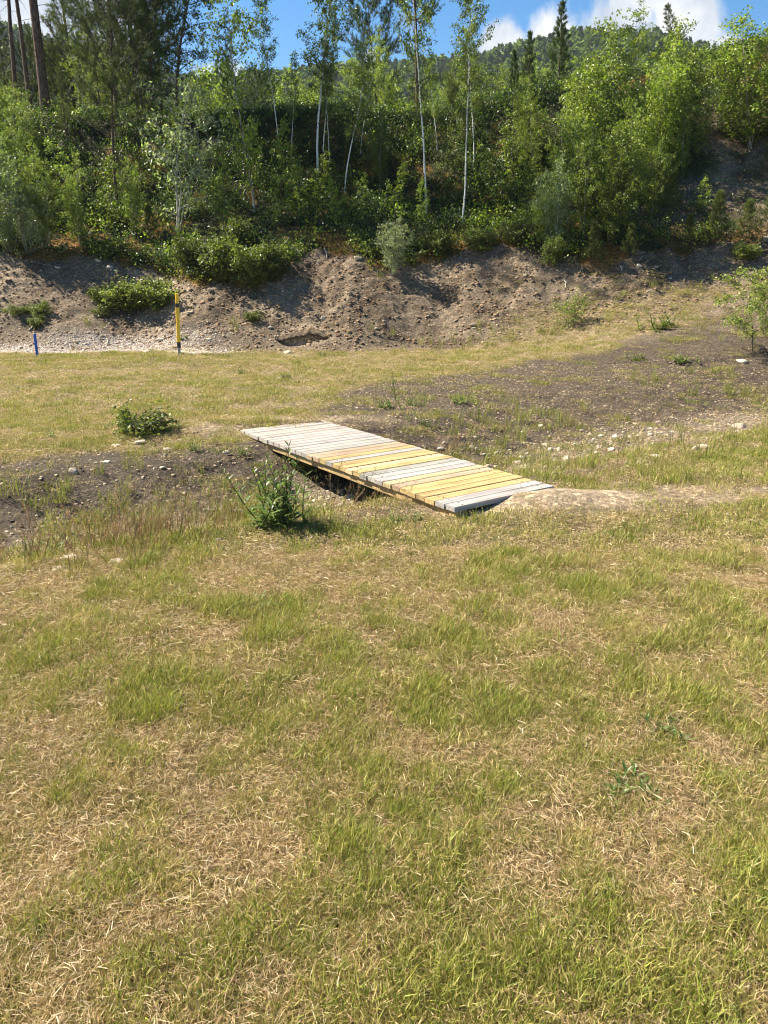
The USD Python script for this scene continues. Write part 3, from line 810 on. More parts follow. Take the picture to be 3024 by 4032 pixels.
for k in range(NP):
    x = B_L / 2 - (k + .5) * pitch
    lx = pitch - rng.uniform(.005, .009)
    mb = MB()
    v, f = rounded_bar(lx, B_W + rng.uniform(-.006, .012), TH * rng.uniform(.94, 1.04), .004, warp=rng.normal() * .002)
    v = v @ rotz(rng.normal() * .0022).T + [x, rng.normal() * .005, -TH / 2 + rng.normal() * .0012]
    t = tones[k]
    shade = rng.uniform(.90, 1.08)
    mb.add(v, f, np.array([1, 1, 1]) * shade * (1 + rng.uniform(-.03, .03, 3)))
    m = {'P': 'wood_pale', 'G': 'wood_grey', 'Y': 'wood_yellow', 'Q': 'wood_yellow', 'T': 'wood_tan'}[t]
    if t == 'Q':
        mb.c[-1] = mb.c[-1] * [1.08, 1.2, 1.6]
    b = put(mb, 'plank', M[m], bridge)
    for q, (sx, sy) in enumerate(((-.25, -.40), (.25, -.40), (-.25, .40), (.25, .40))):      # screw heads
        s = MB()
        cx, cy = x + sx * lx, sy * B_W + rng.normal() * .006
        s.tube([(cx, cy, -.004), (cx, cy, .0016)], .0045, 8, cap=True)
        put(s, 'screw', M['steel'], b)
for sy, inset in ((-1, .022), (1, .022), (0, 0)):
    mb = MB()
    v, f = rounded_bar(.11, B_L - .03, .058, .004)
    v = np.stack([v[:, 1], v[:, 0] + sy * (B_W / 2 - inset - .055), v[:, 2] - TH - .0325], 1)
    mb.add(v, f[:, ::-1])
    put(mb, 'beam', M['wood_beam'], bridge)

# ------------------------------------------------------------------ marker posts


def post(name, label, category, px, py_top, py, width, bands, px_top):
    foot = hit(px, py); foot[2] = height(*foot[:2])
    tip = at_y(px_top, py_top, foot[1]); H = tip[2] - foot[2]
    o = thing(name, label, category, foot, axis_rot((0, 1, 0), math.atan2(tip[0] - foot[0], H)) @ rotz(.35))
    for part, m, z0, z1, w in bands:
        a, b = (z0 * H if z0 > 0 else -.12), z1 * H
        h = w * width / 2
        ch = h * .82
        ring = [(h, -ch), (h, ch), (ch, h), (-ch, h), (-h, ch), (-h, -ch), (-ch, -h), (ch, -h)]
        mb = MB()
        zs = [a, a + .004, b - .004, b] if z1 < 1 else [a, a + .004, b - .012, b]
        v, f = [], []
        for q, z in enumerate(zs):
            s = .97 if q in (0, 3) and z1 < 1 else (.55 if q == 3 else 1)
            v += [(p[0] * s, p[1] * s, z) for p in ring]
        for q in range(3):
            for k in range(8):
                a_, b_ = q * 8 + k, q * 8 + (k + 1) % 8
                f += [[a_, b_, b_ + 8], [a_, b_ + 8, a_ + 8]]
        f += [[24, 24 + k, 25 + k] for k in range(1, 7)] + [[0, k + 1, k] for k in range(1, 7)]
        mb.add(np.array(v), np.array(f))
        put(mb, part, M[m], o)
    return o


post('marker_post', 'tall yellow marker post with two black bands beside the pale gravel', 'post', 706, 1155, 1397, .072,
     [('foot', 'bare_post', 0, .115, .78), ('band', 'black_paint', .115, .205, .98), ('shaft', 'yellow_paint', .205, .775, .94), ('band', 'black_paint', .775, .84, .98), ('shaft', 'yellow_paint', .84, 1, .94)], 696)
post('stake', 'short blue stake at the grass edge in front of the pale gravel', 'stake', 147, 1313, 1399, .05, [('shaft', 'blue_paint', 0, .93, 1), ('tip', 'blue_paint', .93, 1, .97)], 136)

# ------------------------------------------------------------------ trees and shrubs, left part
plant('pine_bare', 'thickest dark pine trunk leaning at the far left of the crest', 190, 505, y=24.5, top=-1800, px_top=-80, wide=.9, turn=2.3)
plant('pine_bare', 'second thinner pine trunk just left of the thickest one', 125, 480, y=26.5, top=-1200, px_top=-40, wide=.55, turn=.4)
plant('pine_bare', 'thin bare pine trunk nearest the left picture edge', 66, 470, y=28, top=-1300, px_top=-120, wide=.5, turn=4.0)
plant('pine_mid', 'slender pine growing half way up the slope behind the grey willow', 462, 800, top=-330, px_top=330, wide=.85, turn=.5)
plant('pine_tall', 'pine with dark trunk on the crest behind the grey willow', 464, 506, y=25.0, top=-900, px_top=370, wide=.75, turn=1.5)
plant('pine_mid', 'pine with yellow green needles right of the slender slope pine', 562, 500, y=25.6, top=-500, px_top=500, wide=1.1, turn=3.0)
plant('birch_thick', 'dense dark birch with hanging leaves at the upper left', 690, 490, y=25.2, top=-420, px_top=730, wide=1.05, turn=.2)
plant('birch_thick', 'dark birch crown leaning left of the dense dark birch', 610, 490, y=26.6, top=-300, px_top=600, wide=.8, turn=2.2)
plant('pine_young', 'slim young pine below the thick leaning pine trunk', 266, 575, top=215, wide=.62, turn=.7)
plant('willow', 'pale grey green willow with white stems standing at the slope foot', 706, 915, top=292, px_top=735, wide=1.02, turn=.9)
plant('willow_shrub_b', 'tall grey green willow bush at the left picture edge', 40, 985, top=560, wide=.95, turn=.2)
plant('birch_low_b', 'tall many stemmed birch bush second from the left edge', 195, 975, top=560, wide=1.0, turn=1.9)
plant('birch_low', 'birch bush standing third from the left edge', 318, 965, top=605, wide=.95, turn=3.3)
plant('willow_shrub', 'pale willow shrub low at the left picture edge', 105, 1000, top=700, wide=1.1, turn=2.0)
plant('birch_low_b', 'yellowish birch bush left of the grey willow', 530, 920, top=620, wide=.85, turn=4.1)
plant('birch_low', 'small dark birch bush up the slope behind the left bushes', 60, 800, top=420, wide=1.1, turn=5.1)
plant('birch_low_b', 'slender birch bush under the thin pine trunks', 120, 720, top=350, wide=.9, turn=.1)
plant('sapling', 'thin birch sapling right of the grey willow', 872, 905, top=620, px_top=900, wide=.9, turn=.4)
plant('pine_sap', 'little pine in the moss at the grey willow foot', 600, 925, top=815, wide=1.1, turn=.4)
plant('sapling', 'short leafy sapling between left bushes and grey willow', 425, 900, top=620, px_top=430, turn=2.6, wide=1.3)
# middle
plant('birch_c', 'leafy birch left of the first white trunk, crown down to the slope', 1002, 838, top=-60, px_top=985, wide=.82, turn=.3)
plant('birch_b', 'thin birch pair partner behind the leafy left birch', 1105, 600, top=-20, px_top=1060, wide=.85, turn=2.2)
plant('sapling_b', 'pale leaved sapling in front of the leafy left birch', 1085, 900, top=470, px_top=1105, wide=.85, turn=1.1)
plant('birch_a', 'birch with crooked white trunk, leftmost of the white trunks', 1252, 683, top=-230, px_top=1225, wide=1.0, turn=.6)
plant('birch_b', 'grey stemmed birch just right of the crooked white trunk', 1273, 640, top=-60, px_top=1290, wide=.7, turn=3.1)
plant('birch_b', 'slim birch with thin white trunk under a dark crown', 1357, 752, top=170, px_top=1350, wide=1.1, turn=4.3)
plant('birch_c', 'dark leafy birch on the crest between thin and straight white trunks', 1520, 520, y=25, top=150, px_top=1515, wide=1.0, turn=1.0)
plant('birch_low', 'loose birch bush low between the thin and straight white trunks', 1500, 760, top=430, wide=.75, turn=2.5)
plant('birch_a', 'tallest straight white birch trunk in the middle of the slope', 1678, 836, top=-260, px_top=1664, wide=.72, turn=2.9)
plant('pine_tall', 'olive mossy pine trunk behind the straight white birch', 1645, 480, y=26, top=-1000, px_top=1625, wide=.62, turn=.9)
plant('pine_mid', 'pine crown hanging into the blue sky above the middle birches', 1500, 470, y=31, top=-160, px_top=1475, wide=.75, turn=4.4)
plant('birch_a', 'birch with leaning white trunk right of the straight one', 1818, 898, top=-60, px_top=1878, wide=.72, turn=5.0)
plant('birch_b', 'thin grey birch behind the leaning white trunk', 1862, 660, top=60, px_top=1930, wide=.9, turn=.8)
plant('sapling', 'thin sapling standing right of the straight white trunk', 1758, 800, top=560, wide=1.0, turn=1.8)
plant('sapling_b', 'pale willow leaved sapling at the straight birch foot', 1648, 900, top=705, wide=.9, turn=.7)
plant('willow_shrub', 'pale willow bush on the bare bank below the birches', 1540, 1078, top=868, px_top=1530, wide=1.08, turn=.4)
plant('sapling_b', 'young birch bush beside the leaning white birch trunk', 1965, 850, top=600, wide=1.2, turn=2.4)
plant('sapling', 'small leafy sapling between crooked and thin white trunks', 1450, 700, top=470, wide=1.2, turn=3.9)
# right
plant('pine_spire', 'slim young pine spire against the white cloud', 2192, 520, y=26.5, top=4, px_top=2206, wide=.95, turn=.3)
plant('pine_spire', 'shorter pine tip left of the slim spire', 2080, 520, y=28, top=118, px_top=2078, wide=.8, turn=1.7)
plant('pine_spire', 'smallest pine tip beside the leaning white birch crown', 2026, 520, y=29, top=190, px_top=2028, wide=.8, turn=3.0)
plant('birch_d', 'broad bright birch, largest crown on the right slope', 2440, 720, top=120, px_top=2440, wide=1.0, turn=.9)
plant('birch_c', 'tall birch rising behind the broad bright birch', 2500, 560, y=23.8, top=55, px_top=2475, wide=1.05, turn=2.0)
plant('birch_d', 'birch right of the broad bright crown, before the dark pine', 2590, 640, top=125, px_top=2625, wide=1.05, turn=3.6)
plant('birch_d', 'bushy birch left of the broad bright crown', 2330, 800, top=260, px_top=2330, wide=1.15, turn=5.2)
plant('birch_low_b', 'many stemmed birch bush in the front of the right thicket', 2300, 930, top=480, wide=1.0, turn=.6)
plant('birch_d', 'dense birch bush deep in the right thicket', 2460, 880, top=430, wide=1.0, turn=1.3)
plant('birch_low_b', 'light green bush at the left side of the right thicket', 2190, 860, top=430, wide=1.0, turn=4.0)
plant('willow_shrub_b', 'pale leaved willow shrub at the foot of the right thicket', 2190, 985, top=640, px_top=2185, wide=.75, turn=.3)
plant('birch_low', 'low dark birch bush at the lower left of the right thicket', 2150, 960, top=690, wide=1.2, turn=2.9)
plant('pine_young', 'dark broad pine rising behind the right birches', 2665, 430, y=28, top=4, px_top=2625, wide=1.25, turn=2.0)
plant('birch_low', 'small birch on the slope under the bright crest', 2690, 700, top=370, px_top=2700, wide=.75, turn=2.2)
plant('sapling_b', 'slim birch sapling beside the bare soil on the right slope', 2745, 640, top=390, px_top=2760, wide=.9, turn=1.2)
plant('birch_d', 'bright birch with dark thin trunk near the right edge', 2958, 590, top=85, px_top=2985, wide=1.35, turn=.4)
plant('birch_d', 'birch cut by the right picture edge', 3075, 560, top=20, wide=1.2, turn=3.4)
plant('pine_young', 'young pine on the bare soil at the right edge', 3015, 690, top=540, wide=1.1, turn=1.0)
plant('birch_c', 'slim birch between the broad bright crown and the pine spire', 2270, 620, top=330, wide=1.1, turn=.5)
plant('birch_d', 'bright birch whose crown stands before the dark pine', 2560, 700, top=215, wide=1.1, turn=2.6)
plant('birch_c', 'loose birch sloping out of the right end of the thicket', 2660, 620, top=230, px_top=2690, wide=1.0, turn=1.9)
plant('birch_d', 'birch bush in the front middle of the right thicket', 2400, 960, top=560, wide=.95, turn=4.4)
plant('birch_d', 'light birch right of the leaning white trunk, near the crest', 2080, 640, top=330, wide=.9, turn=.9)
plant('birch_c', 'dark leaved birch at the left flank of the right thicket', 2110, 760, top=400, wide=.9, turn=5.9)
plant('birch_d', 'young birch above the pine saplings of the right slope', 2560, 860, top=560, wide=.8, turn=3.9)
plant('birch_b', 'birch with a dark stem between crooked and thin white trunks', 1300, 640, top=190, wide=.85, turn=2.3)
plant('birch_b', 'leafy birch behind the thin white trunk', 1420, 600, top=210, wide=.9, turn=4.3)
plant('birch_b', 'leafy birch behind the straight white trunk', 1720, 590, top=230, wide=.95, turn=.2)
plant('birch_d', 'bush like birch right of the straight white trunk on the crest', 1780, 520, y=24.6, top=260, wide=.9, turn=1.2)
plant('birch_b', 'dark birch behind the pale sapling on the left middle slope', 1150, 620, top=230, wide=.85, turn=3.2)
plant('birch_thick', 'dark birch filling the crest left of the crooked white trunk', 900, 500, y=25.2, top=60, wide=.75, turn=4.2)
plant('birch_c', 'dark birch on the crest above the grey willow', 820, 560, top=290, wide=.9, turn=5.2)
plant('pine_young', 'tall dense pine reaching the top edge left of the dense dark birch', 545, 490, y=27.5, top=-420, wide=1.1, turn=.9)
plant('pine_young', 'dense dark pine just right of the thick leaning trunk', 300, 500, y=28, top=-350, wide=1.05, turn=2.1)
plant('pine_tall', 'dark pine between the crest pine and the dense dark birch', 640, 490, y=28.5, top=-500, wide=.9, turn=4.7)
plant('pine_young', 'dark young pine left of the thick leaning trunk', 40, 500, y=29, top=60, wide=1.1, turn=3.3)
plant('birch_c', 'birch among the pines at the upper left', 330, 540, y=25, top=130, wide=1.0, turn=2.7)
plant('pine_young', 'young pine filling the gap right of the thick trunk', 400, 500, y=26, top=60, wide=.9, turn=1.9)
plant('birch_low', 'birch bush at the left end of the crest', 20, 560, top=300, wide=1.3, turn=2.4)
plant('pine_sap', 'tall pine sapling at the foot of the bare soil', 2812, 962, top=765, wide=.95, turn=.4)
plant('pine_sap_b', 'bushy pine sapling left of the tall one', 2630, 850, top=665, wide=.8, turn=2.2)
plant('pine_sap', 'pine sapling half hidden in the right thicket', 2590, 720, top=585, wide=.7, turn=4.0)
plant('pine_sap_b', 'pine sapling low on the right slope beside a willow shrub', 2330, 1045, top=880, wide=.85, turn=.9)
plant('pine_sap', 'pine sapling with side shoots above the pebbly bank', 2470, 1020, top=890, wide=1.0, turn=3.2)
plant('pine_sap_b', 'pine sapling with yellowish shoots near the right edge', 2930, 960, top=790, wide=1.0, turn=5.0)
plant('pine_sap', 'short pine sapling between two taller ones on the right slope', 2700, 960, top=850, wide=.9, turn=1.5)
plant('pine_sap_b', 'pine sapling right edge beside pale stones', 3020, 920, top=770, wide=1.1, turn=2.7)
plant('pine_sap', 'small pine sapling upslope of the bushy one', 2640, 760, top=660, wide=.8, turn=2.4)
plant('pine_sap_b', 'lone pine sapling at the lower edge of the right thicket', 2240, 1000, top=880, wide=.8, turn=.2)
plant('low_shrub', 'low green shrub on the pebbly slope at the far right', 2930, 1010, top=955, wide=1.6, turn=.4)
plant('rowan', 'bright green rowan sapling on the flat ground at the right edge', 2965, 1405, top=1085, px_top=2960, wide=1.25, turn=1.0)
plant('sapling_b', 'bright leafy sapling behind the rowan at the right edge', 3010, 1330, top=1120, wide=1.1, turn=2.0)
plant('loose_bush', 'loose green bush on the bank foot right of the pebbly face', 2230, 1285, top=1150, wide=1.0, turn=2.0)
for k, (px, where) in enumerate([(2655, 'first from the left'), (2720, 'second from the left'), (2785, 'third from the left'), (2850, 'last before the bright edge birch')]):
    plant('low_shrub', 'bright crest shrub right of the dark pine, ' + where, px, 400, y=26.6, top=352 - 6 * k, wide=1.9, turn=k * 1.1)
# low shrubs on the bare bank
for (px, py, top, w, lab) in [(470, 1195, 1120, 1.5, 'green low shrub at the left end of the patch on the bare bank'), (540, 1198, 1105, 1.5, 'low shrub in the middle of the green patch on the bare bank'), (610, 1195, 1108, 1.5, 'low shrub at the right end of the green patch on the bare bank'),
                              (655, 1200, 1160, 1.5, 'small shrub trailing right of the green patch'), (405, 1180, 1125, 1.3, 'small shrub detached left of the green patch'), (400, 1240, 1205, 1.4, 'low shrub directly below the green patch'), (165, 1240, 1190, 1.2, 'straggly low shrub on the far left of the bank'),
                              (60, 1238, 1205, 1.8, 'green low shrub near the left picture edge on the bank'), (100, 1225, 1210, 1.5, 'small yellowish shrub between two on the far left bank'), (150, 1280, 1245, 1.2, 'lowest straggly shrub on the far left bank'), (1000, 1255, 1225, 1.6, 'small green shrub right of the tall yellow post')]:
    plant('low_shrub', lab, px, py, top=top, wide=w, turn=px * .37)
for (px, py, top, w, lab) in [(800, 1085, 960, 1.1, 'dark mat shrub at the left of the hanging thicket'), (900, 1100, 930, 1.1, 'tallest dark shrub in the hanging thicket'), (1000, 1115, 960, 1.1, 'dark shrub at the lip of the hanging thicket'), (1080, 1090, 950, 1.0, 'dark shrub at the right end of the hanging thicket'), (960, 1010, 850, .9, 'dark shrub upslope of the hanging thicket'), (760, 1060, 930, 1.0, 'low dark shrub beside the mossy ground'),
                              (2170, 1035, 930, 1.0, 'dark shrub at the foot of the right thicket, above stones'), (2040, 960, 870, 1.2, 'dark shrub right below the leaning white birch'), (1880, 985, 890, 1.2, 'dark shrub on the lip above the shaded bank'), (1740, 1000, 900, 1.2, 'dark shrub on the lip beside the pale willow bush')]:
    plant('dark_shrub', lab, px, py, top=top, wide=w, turn=px * .21)
# trees behind the crest
rng = np.random.default_rng(44)
for k in range(46):
    px = -250 + 3500 * (k + rng.uniform(-.3, .3)) / 45
    y = rng.uniform(27, 37)
    kind = ['birch_b', 'birch_c', 'birch_d', 'birch_c', 'pine_mid', 'birch_d'][rng.integers(6)]
    top = rng.uniform(235, 380) if 700 < px < 2150 else (rng.uniform(300, 420) if px >= 2150 else rng.uniform(120, 360))
    if 2650 < px < 2900:
        continue
    if 'pine' in kind:
        plant(kind, 'pine among the crowded trees just behind the bank crest', px, 480, y=y, top=top, turn=k * 1.3, wide=.9, group='pines behind the crest')
    else:
        plant(kind, 'leafy birch among the crowded trees just behind the bank crest', px, 480, y=y, top=top, turn=k * 1.3, wide=1.15, group='birches behind the crest')
# slim undergrowth stems on the dark slope
for k, (px, py, top, where) in enumerate([(1180, 820, 640, 'just left of the crooked white trunk, low on the slope'), (1320, 880, 700, 'left of the thin white trunk foot, low on the slope'), (1420, 860, 690, 'right of the thin white trunk foot'), (1560, 840, 650, 'midway between the thin and the straight white trunks, low down'), (1790, 690, 500, 'left of the leaning white trunk, half way up'), (2030, 760, 500, 'at the left flank of the right thicket, half way up'), (2080, 880, 680, 'at the lower left corner of the right thicket'), (1250, 800, 600, 'straight below the crooked white trunk foot'), (2120, 700, 420, 'under the shortest pine tip, high on the slope'), (2540, 800, 600, 'deep in the right thicket, lower middle'), (2400, 980, 760, 'in front of the right thicket near its foot'), (660, 660, 420, 'left behind the grey willow crown'), (250, 830, 560, 'behind the second left bush'), (2370, 700, 430, 'in the upper left of the right thicket'), (2060, 620, 380, 'on the crest between the shorter pine tips'), (2750, 830, 700, 'on the lower edge of the bare soil at the right'), (2860, 520, 350, 'on the crest left of the bright right edge birch'), (2780, 560, 430, 'on the crest above the bare soil')]):
    plant(['sapling', 'sapling_b'][k % 2], 'thin leafy sapling ' + where, px, py, top=top, wide=1.25, turn=k * 1.7)

# ------------------------------------------------------------------ small plants on the open ground
herb_at('tall', 'tall dark green leafy plant standing before the left side of the footbridge', 1075, 2075, 325, 1.6, .3)
herb_at('stem', 'small bright plant in front of the footbridge near its middle', 1412, 2095, 105, 1.3, .8)
herb_at('stem', 'thin leafy stem right of the tall dark plant', 1235, 1985, 140, .8, 2.0)
herb_at('red', 'reddish bare topped stem rising beside the tall plant', 1105, 1960, 250, .9, 1.2)
herb_at('clump', 'narrow leaved plant leaning over flat stones at the lower left', 235, 2185, 95, 1.5, .6)
herb_at('rosette', 'dark green weed rosette in the lawn at the right', 2490, 3120, 70, 1.15, .2, 'weed', 'weed')
herb_at('rosette', 'light green weed clump above the dark rosette', 2620, 2870, 55, 1.3, 1.7, 'weed', 'weed')
herb_at('rosette', 'small weed rosette in the lawn right of the centre', 1030, 2390, 45, 1.6, 2.7, 'weed', 'weed')
plant('bush_leafy', 'leafy green bush on the far bank left of the footbridge', 600, 1712, top=1635, wide=1.9, turn=.3)
plant('bush_leafy', 'left upright shoot of the leafy bush on the far bank', 510, 1705, top=1615, wide=.75, turn=1.3)
for (px, py, hp, w, kind, lab) in [(1580, 1585, 130, 1.2, 'stem', 'tallest bright sapling on the grass beyond the footbridge'), (1395, 1610, 70, 1.2, 'stem', 'bent green seedling beyond the footbridge end'), (1520, 1605, 55, 1.5, 'clump', 'small green clump left of the tallest seedling'), (1620, 1595, 45, 1.5, 'clump', 'small green clump right of the tallest seedling'),
                                   (1705, 1585, 50, 1.3, 'stem', 'leaning seedling on the dark gravel beyond the footbridge'), (1810, 1590, 50, 1.6, 'clump', 'dark green clump on the gravel beyond the footbridge'), (1670, 1680, 45, 1.5, 'clump', 'yellow green clump on the dark gravel slope'), (2140, 1410, 50, 1.4, 'stem', 'small dark leaved seedling at the bank foot'),
                                   (2325, 1475, 55, 1.2, 'stem', 'yellow leaved seedling casting a shadow on dry ground'), (2610, 1295, 60, 1.9, 'clump', 'bright green clump on the grassy slope at the right'), (2510, 1420, 35, 2.0, 'clump', 'green weed clump on the gravel right of the seedling'), (2680, 1425, 35, 2.2, 'clump', 'wide green weed clump left of the rowan'),
                                   (420, 1690, 25, 1.5, 'clump', 'tiny green seedling on the edge of the dark gravel'), (205, 1725, 35, 1.2, 'clump', 'tiny yellow green seedling at the left gravel edge'), (760, 1775, 50, 1.2, 'clump', 'small pale seedling on the gravel left of the footbridge'), (800, 1850, 80, 1.4, 'red', 'straggly weed on the gravel left of the footbridge'), (950, 1790, 40, 1.3, 'clump', 'small weed under the far end of the footbridge'),
                                   (2050, 1965, 50, 1.1, 'stem', 'seedling growing in the sand at the footbridge end'), (2270, 1925, 60, 1.3, 'red', 'dark weed beside the sand right of the footbridge'), (1560, 2050, 55, 1.4, 'clump', 'pale green weed under the near edge of the footbridge'), (1640, 2045, 50, 1.3, 'clump', 'weed clump beside the near beam of the footbridge'), (1270, 1400, 25, 1.5, 'clump', 'small tuft at the bank foot right of the hollow'), (720, 1340, 30, 1.5, 'clump', 'small weed on the bank beside the yellow post'), (950, 1470, 30, 1.6, 'clump', 'green weed on the mown strip beyond the left gravel'), (1130, 1490, 30, 1.8, 'clump', 'green weed on the mown strip beyond the footbridge')]:
    herb_at(kind, lab, px, py, hp, w, px * .13)

# ------------------------------------------------------------------ stones
import trimesh
STONE = []


def stone_mesh(seed, flat):
    rng = np.random.default_rng(seed)
    s = trimesh.creation.icosphere(2, 1.0)
    v = np.array(s.vertices)
    r = .72 + .56 * meshkit.fbm(v * 1.25 + seed * 7.3, 2, seed)
    for q in range(12):                                                   # broken faces
        d = unit(rng.normal(size=3)); lim = rng.uniform(.52, .82)
        k = v @ d * r
        r = np.where(k > lim, r * lim / np.maximum(k, 1e-6), r)
    v = v * r[:, None] * [1, rng.uniform(.65, .95), flat]
    return v * .5, np.array(s.faces)


for q, fl_ in enumerate((.62, .45, .7, .38, .55, .85)):
    STONE.append(stone_mesh(200 + q, fl_))
first_stone = {}
rng = np.random.default_rng(91)


def stone(px, py, w_px, label, kind, group=None, sink=.42):
    p = hit(px, py); dist = np.linalg.norm(p - EYE)
    w = w_px / 3030 * dist * .98
    p = np.array([p[0], p[1], float(height(p[0], p[1]))])
    k = w / np.ptp(STONE[kind][0][:, 0])
    R = rotz(rng.uniform(-.5, .5)) @ axis_rot(rng.normal(size=3), rng.uniform(0, .2))
    loc = p + [0, 0, np.ptp(STONE[kind][0][:, 2]) * k * (.5 - sink)]
    if kind not in first_stone:
        o = thing('stone', label, 'stone', loc, R, (k, k, k), group)
        put((*STONE[kind], np.ones((len(STONE[kind][0]), 3))), 'rock', M['stone'], o, smooth=True)
        first_stone[kind] = o
    else:
        copy_of(first_stone[kind], 'stone', label, 'stone', loc, R, (k, k, k), group)


for (px, py, w, kd, lab) in [
    (449, 1757, 46, 3, 'long flat pale stone on the dark gravel below the leafy bush'), (550, 1748, 42, 1, 'flat pale stone right of the long one below the leafy bush'), (657, 1770, 35, 3, 'wedge shaped stone on the dark gravel left of the footbridge'), (289, 1856, 34, 5, 'white angular stone alone on the left dark gravel'),
    (642, 1851, 24, 0, 'small pale stone low on the left dark gravel'), (891, 1785, 30, 2, 'pinkish stone just left of the footbridge far end'), (419, 1819, 26, 1, 'flat greyish stone in the middle of the left gravel'), (380, 1819, 13, 0, 'tiny white stone left of the flat greyish one'), (651, 1792, 15, 2, 'tiny stone under the wedge shaped one'), (594, 1773, 11, 0, 'tiny white stone between the flat pale stones'),
    (384, 1022, 24, 5, 'rounded grey boulder at the moss edge on top of the bank'), (229, 1062, 20, 1, 'pale flat stone high on the left bank'), (300, 1083, 12, 0, 'small pale stone right of the flat one high on the left bank'), (433, 1053, 24, 2, 'mossy brown stone at the moss edge'), (456, 1060, 20, 0, 'grey stone touching the mossy brown one'),
    (579, 1387, 38, 3, 'largest flat slab in the pale gravel patch'), (639, 1301, 20, 0, 'rounded stone on the bank left of the yellow post'), (402, 1324, 16, 2, 'pale stone at the upper rim of the pale gravel'), (749, 1232, 24, 1, 'flat stone on the bank right of the yellow post'), (823, 1339, 26, 3, 'flat yellowish stone low on the bank right of the yellow post'), (634, 1340, 24, 1, 'dark edged slab above the pale gravel'),
    (671, 1127, 20, 1, 'pale stone at the right end of the green shrub patch'), (829, 1149, 22, 1, 'pale stone under the hanging thicket'), (717, 1092, 22, 4, 'greyish stone at the moss edge above the yellow post'), (640, 1227, 13, 0, 'upper of two little stones left of the yellow post'), (640, 1252, 13, 5, 'lower of two little stones left of the yellow post'), (506, 1247, 12, 0, 'little stone in the middle of the left bank'),
    (1274, 1253, 24, 5, 'round pale stone above the hollow in the bank'), (1137, 1390, 38, 0, 'yellowish stone at the foot of the bank below the hollow'), (1154, 1401, 18, 2, 'small white stone right of the yellowish one'), (1130, 1402, 14, 0, 'small white stone left of the yellowish one'), (1065, 1292, 18, 2, 'brownish stone left of the hollow'), (1188, 1299, 11, 0, 'little stone on the rim of the hollow'),
    (1410, 1019, 30, 1, 'pale stone by the willow bush on the bank top'), (1383, 983, 17, 5, 'grey stone upslope of the pale one by the willow bush'), (1482, 1292, 16, 0, 'pale stone in the middle of the bare bank face'), (1860, 1280, 24, 1, 'white stone low on the right of the bare bank face'), (1868, 1292, 20, 3, 'yellowish stone under the white one'),
    (1735, 1771, 36, 0, 'pale stone on the dark slope right behind the footbridge'), (1859, 1764, 24, 5, 'left one of a pair of round pale stones'), (1877, 1768, 22, 2, 'right one of a pair of round pale stones'), (1928, 1838, 38, 5, 'grey pointed stone against the right side of the footbridge'), (1023, 1245, 15, 2, 'little stone on the bank left of the hollow'),
    (2149, 1754, 32, 0, 'tan stone in the grass right of the round pair'), (2343, 1736, 28, 5, 'white stone in the upper stony ditch'), (2365, 1722, 24, 1, 'flat pale stone above the white one in the ditch'), (2500, 1666, 26, 3, 'flat white stone on the dark gravel above the ditch'), (2594, 1660, 22, 0, 'small white stone on the dark gravel above the ditch'), (2651, 1704, 18, 0, 'small pale stone between ditch and gravel'),
    (2913, 1682, 52, 0, 'largest pale stone in the ditch at the right edge'), (2898, 1715, 48, 2, 'pinkish stone below the largest pale one'), (2741, 1773, 42, 5, 'tan rounded stone in the ditch bed'), (2771, 1762, 52, 3, 'wide flat pale stone in the ditch bed'), (2729, 1734, 26, 1, 'flat stone above the tan rounded one'), (2488, 1776, 32, 1, 'pale flat stone in the middle ditch bed'), (2585, 1798, 42, 0, 'pale stone at the lower rim of the ditch bed'),
    (2518, 1822, 36, 2, 'broken pale stone at the near rim of the ditch'), (2542, 1812, 22, 0, 'small stone beside the broken pale one'), (2410, 1812, 20, 2, 'small stone on the near rim left of the broken one'), (2102, 1875, 24, 2, 'left stone of three by the footbridge right side'), (2148, 1869, 16, 0, 'smallest stone of three by the footbridge right side'), (2187, 1870, 36, 5, 'tallest stone of three by the footbridge right side'),
    (2919, 1428, 42, 3, 'flat pale stone beside the rowan'), (2517, 1051, 22, 5, 'white stone on the pebbly slope at the right'), (2639, 1093, 14, 0, 'little pale stone right of the white one on the slope'), (2067, 1091, 14, 2, 'little yellowish stone on the shaded bank'), (2582, 1048, 22, 3, 'flat pale stone right of the white stone on the slope'), (2132, 1050, 18, 1, 'pale stone in the shade under the right thicket'), (3016, 935, 24, 1, 'pale stone at the right edge above the pebbly slope'),
    (861, 2124, 38, 0, 'pale rounded stone in the dry grass left of the footbridge'), (957, 2097, 34, 2, 'pale stone behind the rounded one in the dry grass'), (1212, 2001, 54, 3, 'wide flat pale stone beside the tall dark plant'), (738, 2143, 32, 1, 'flat yellowish stone in a row in the dry grass'), (697, 2162, 36, 3, 'flat stone at the left of the row in the dry grass'), (775, 2139, 22, 0, 'little stone at the right of the row in the dry grass'), (597, 2171, 16, 5, 'little stone left of the row in the dry grass'),
    (460, 2214, 72, 3, 'long flat stone sunk in the lawn edge at the left'), (273, 2199, 54, 1, 'grey flat stone under the leaning plant'), (237, 2242, 64, 3, 'dark cracked slab below the grey flat stone'), (300, 2168, 40, 1, 'small slab behind the grey flat stone'), (1384, 1966, 46, 0, 'rounded stone in the shade under the footbridge'), (1345, 1995, 30, 2, 'pale stone in front of the one under the footbridge')]:
    stone(px, py, w, lab, kd)
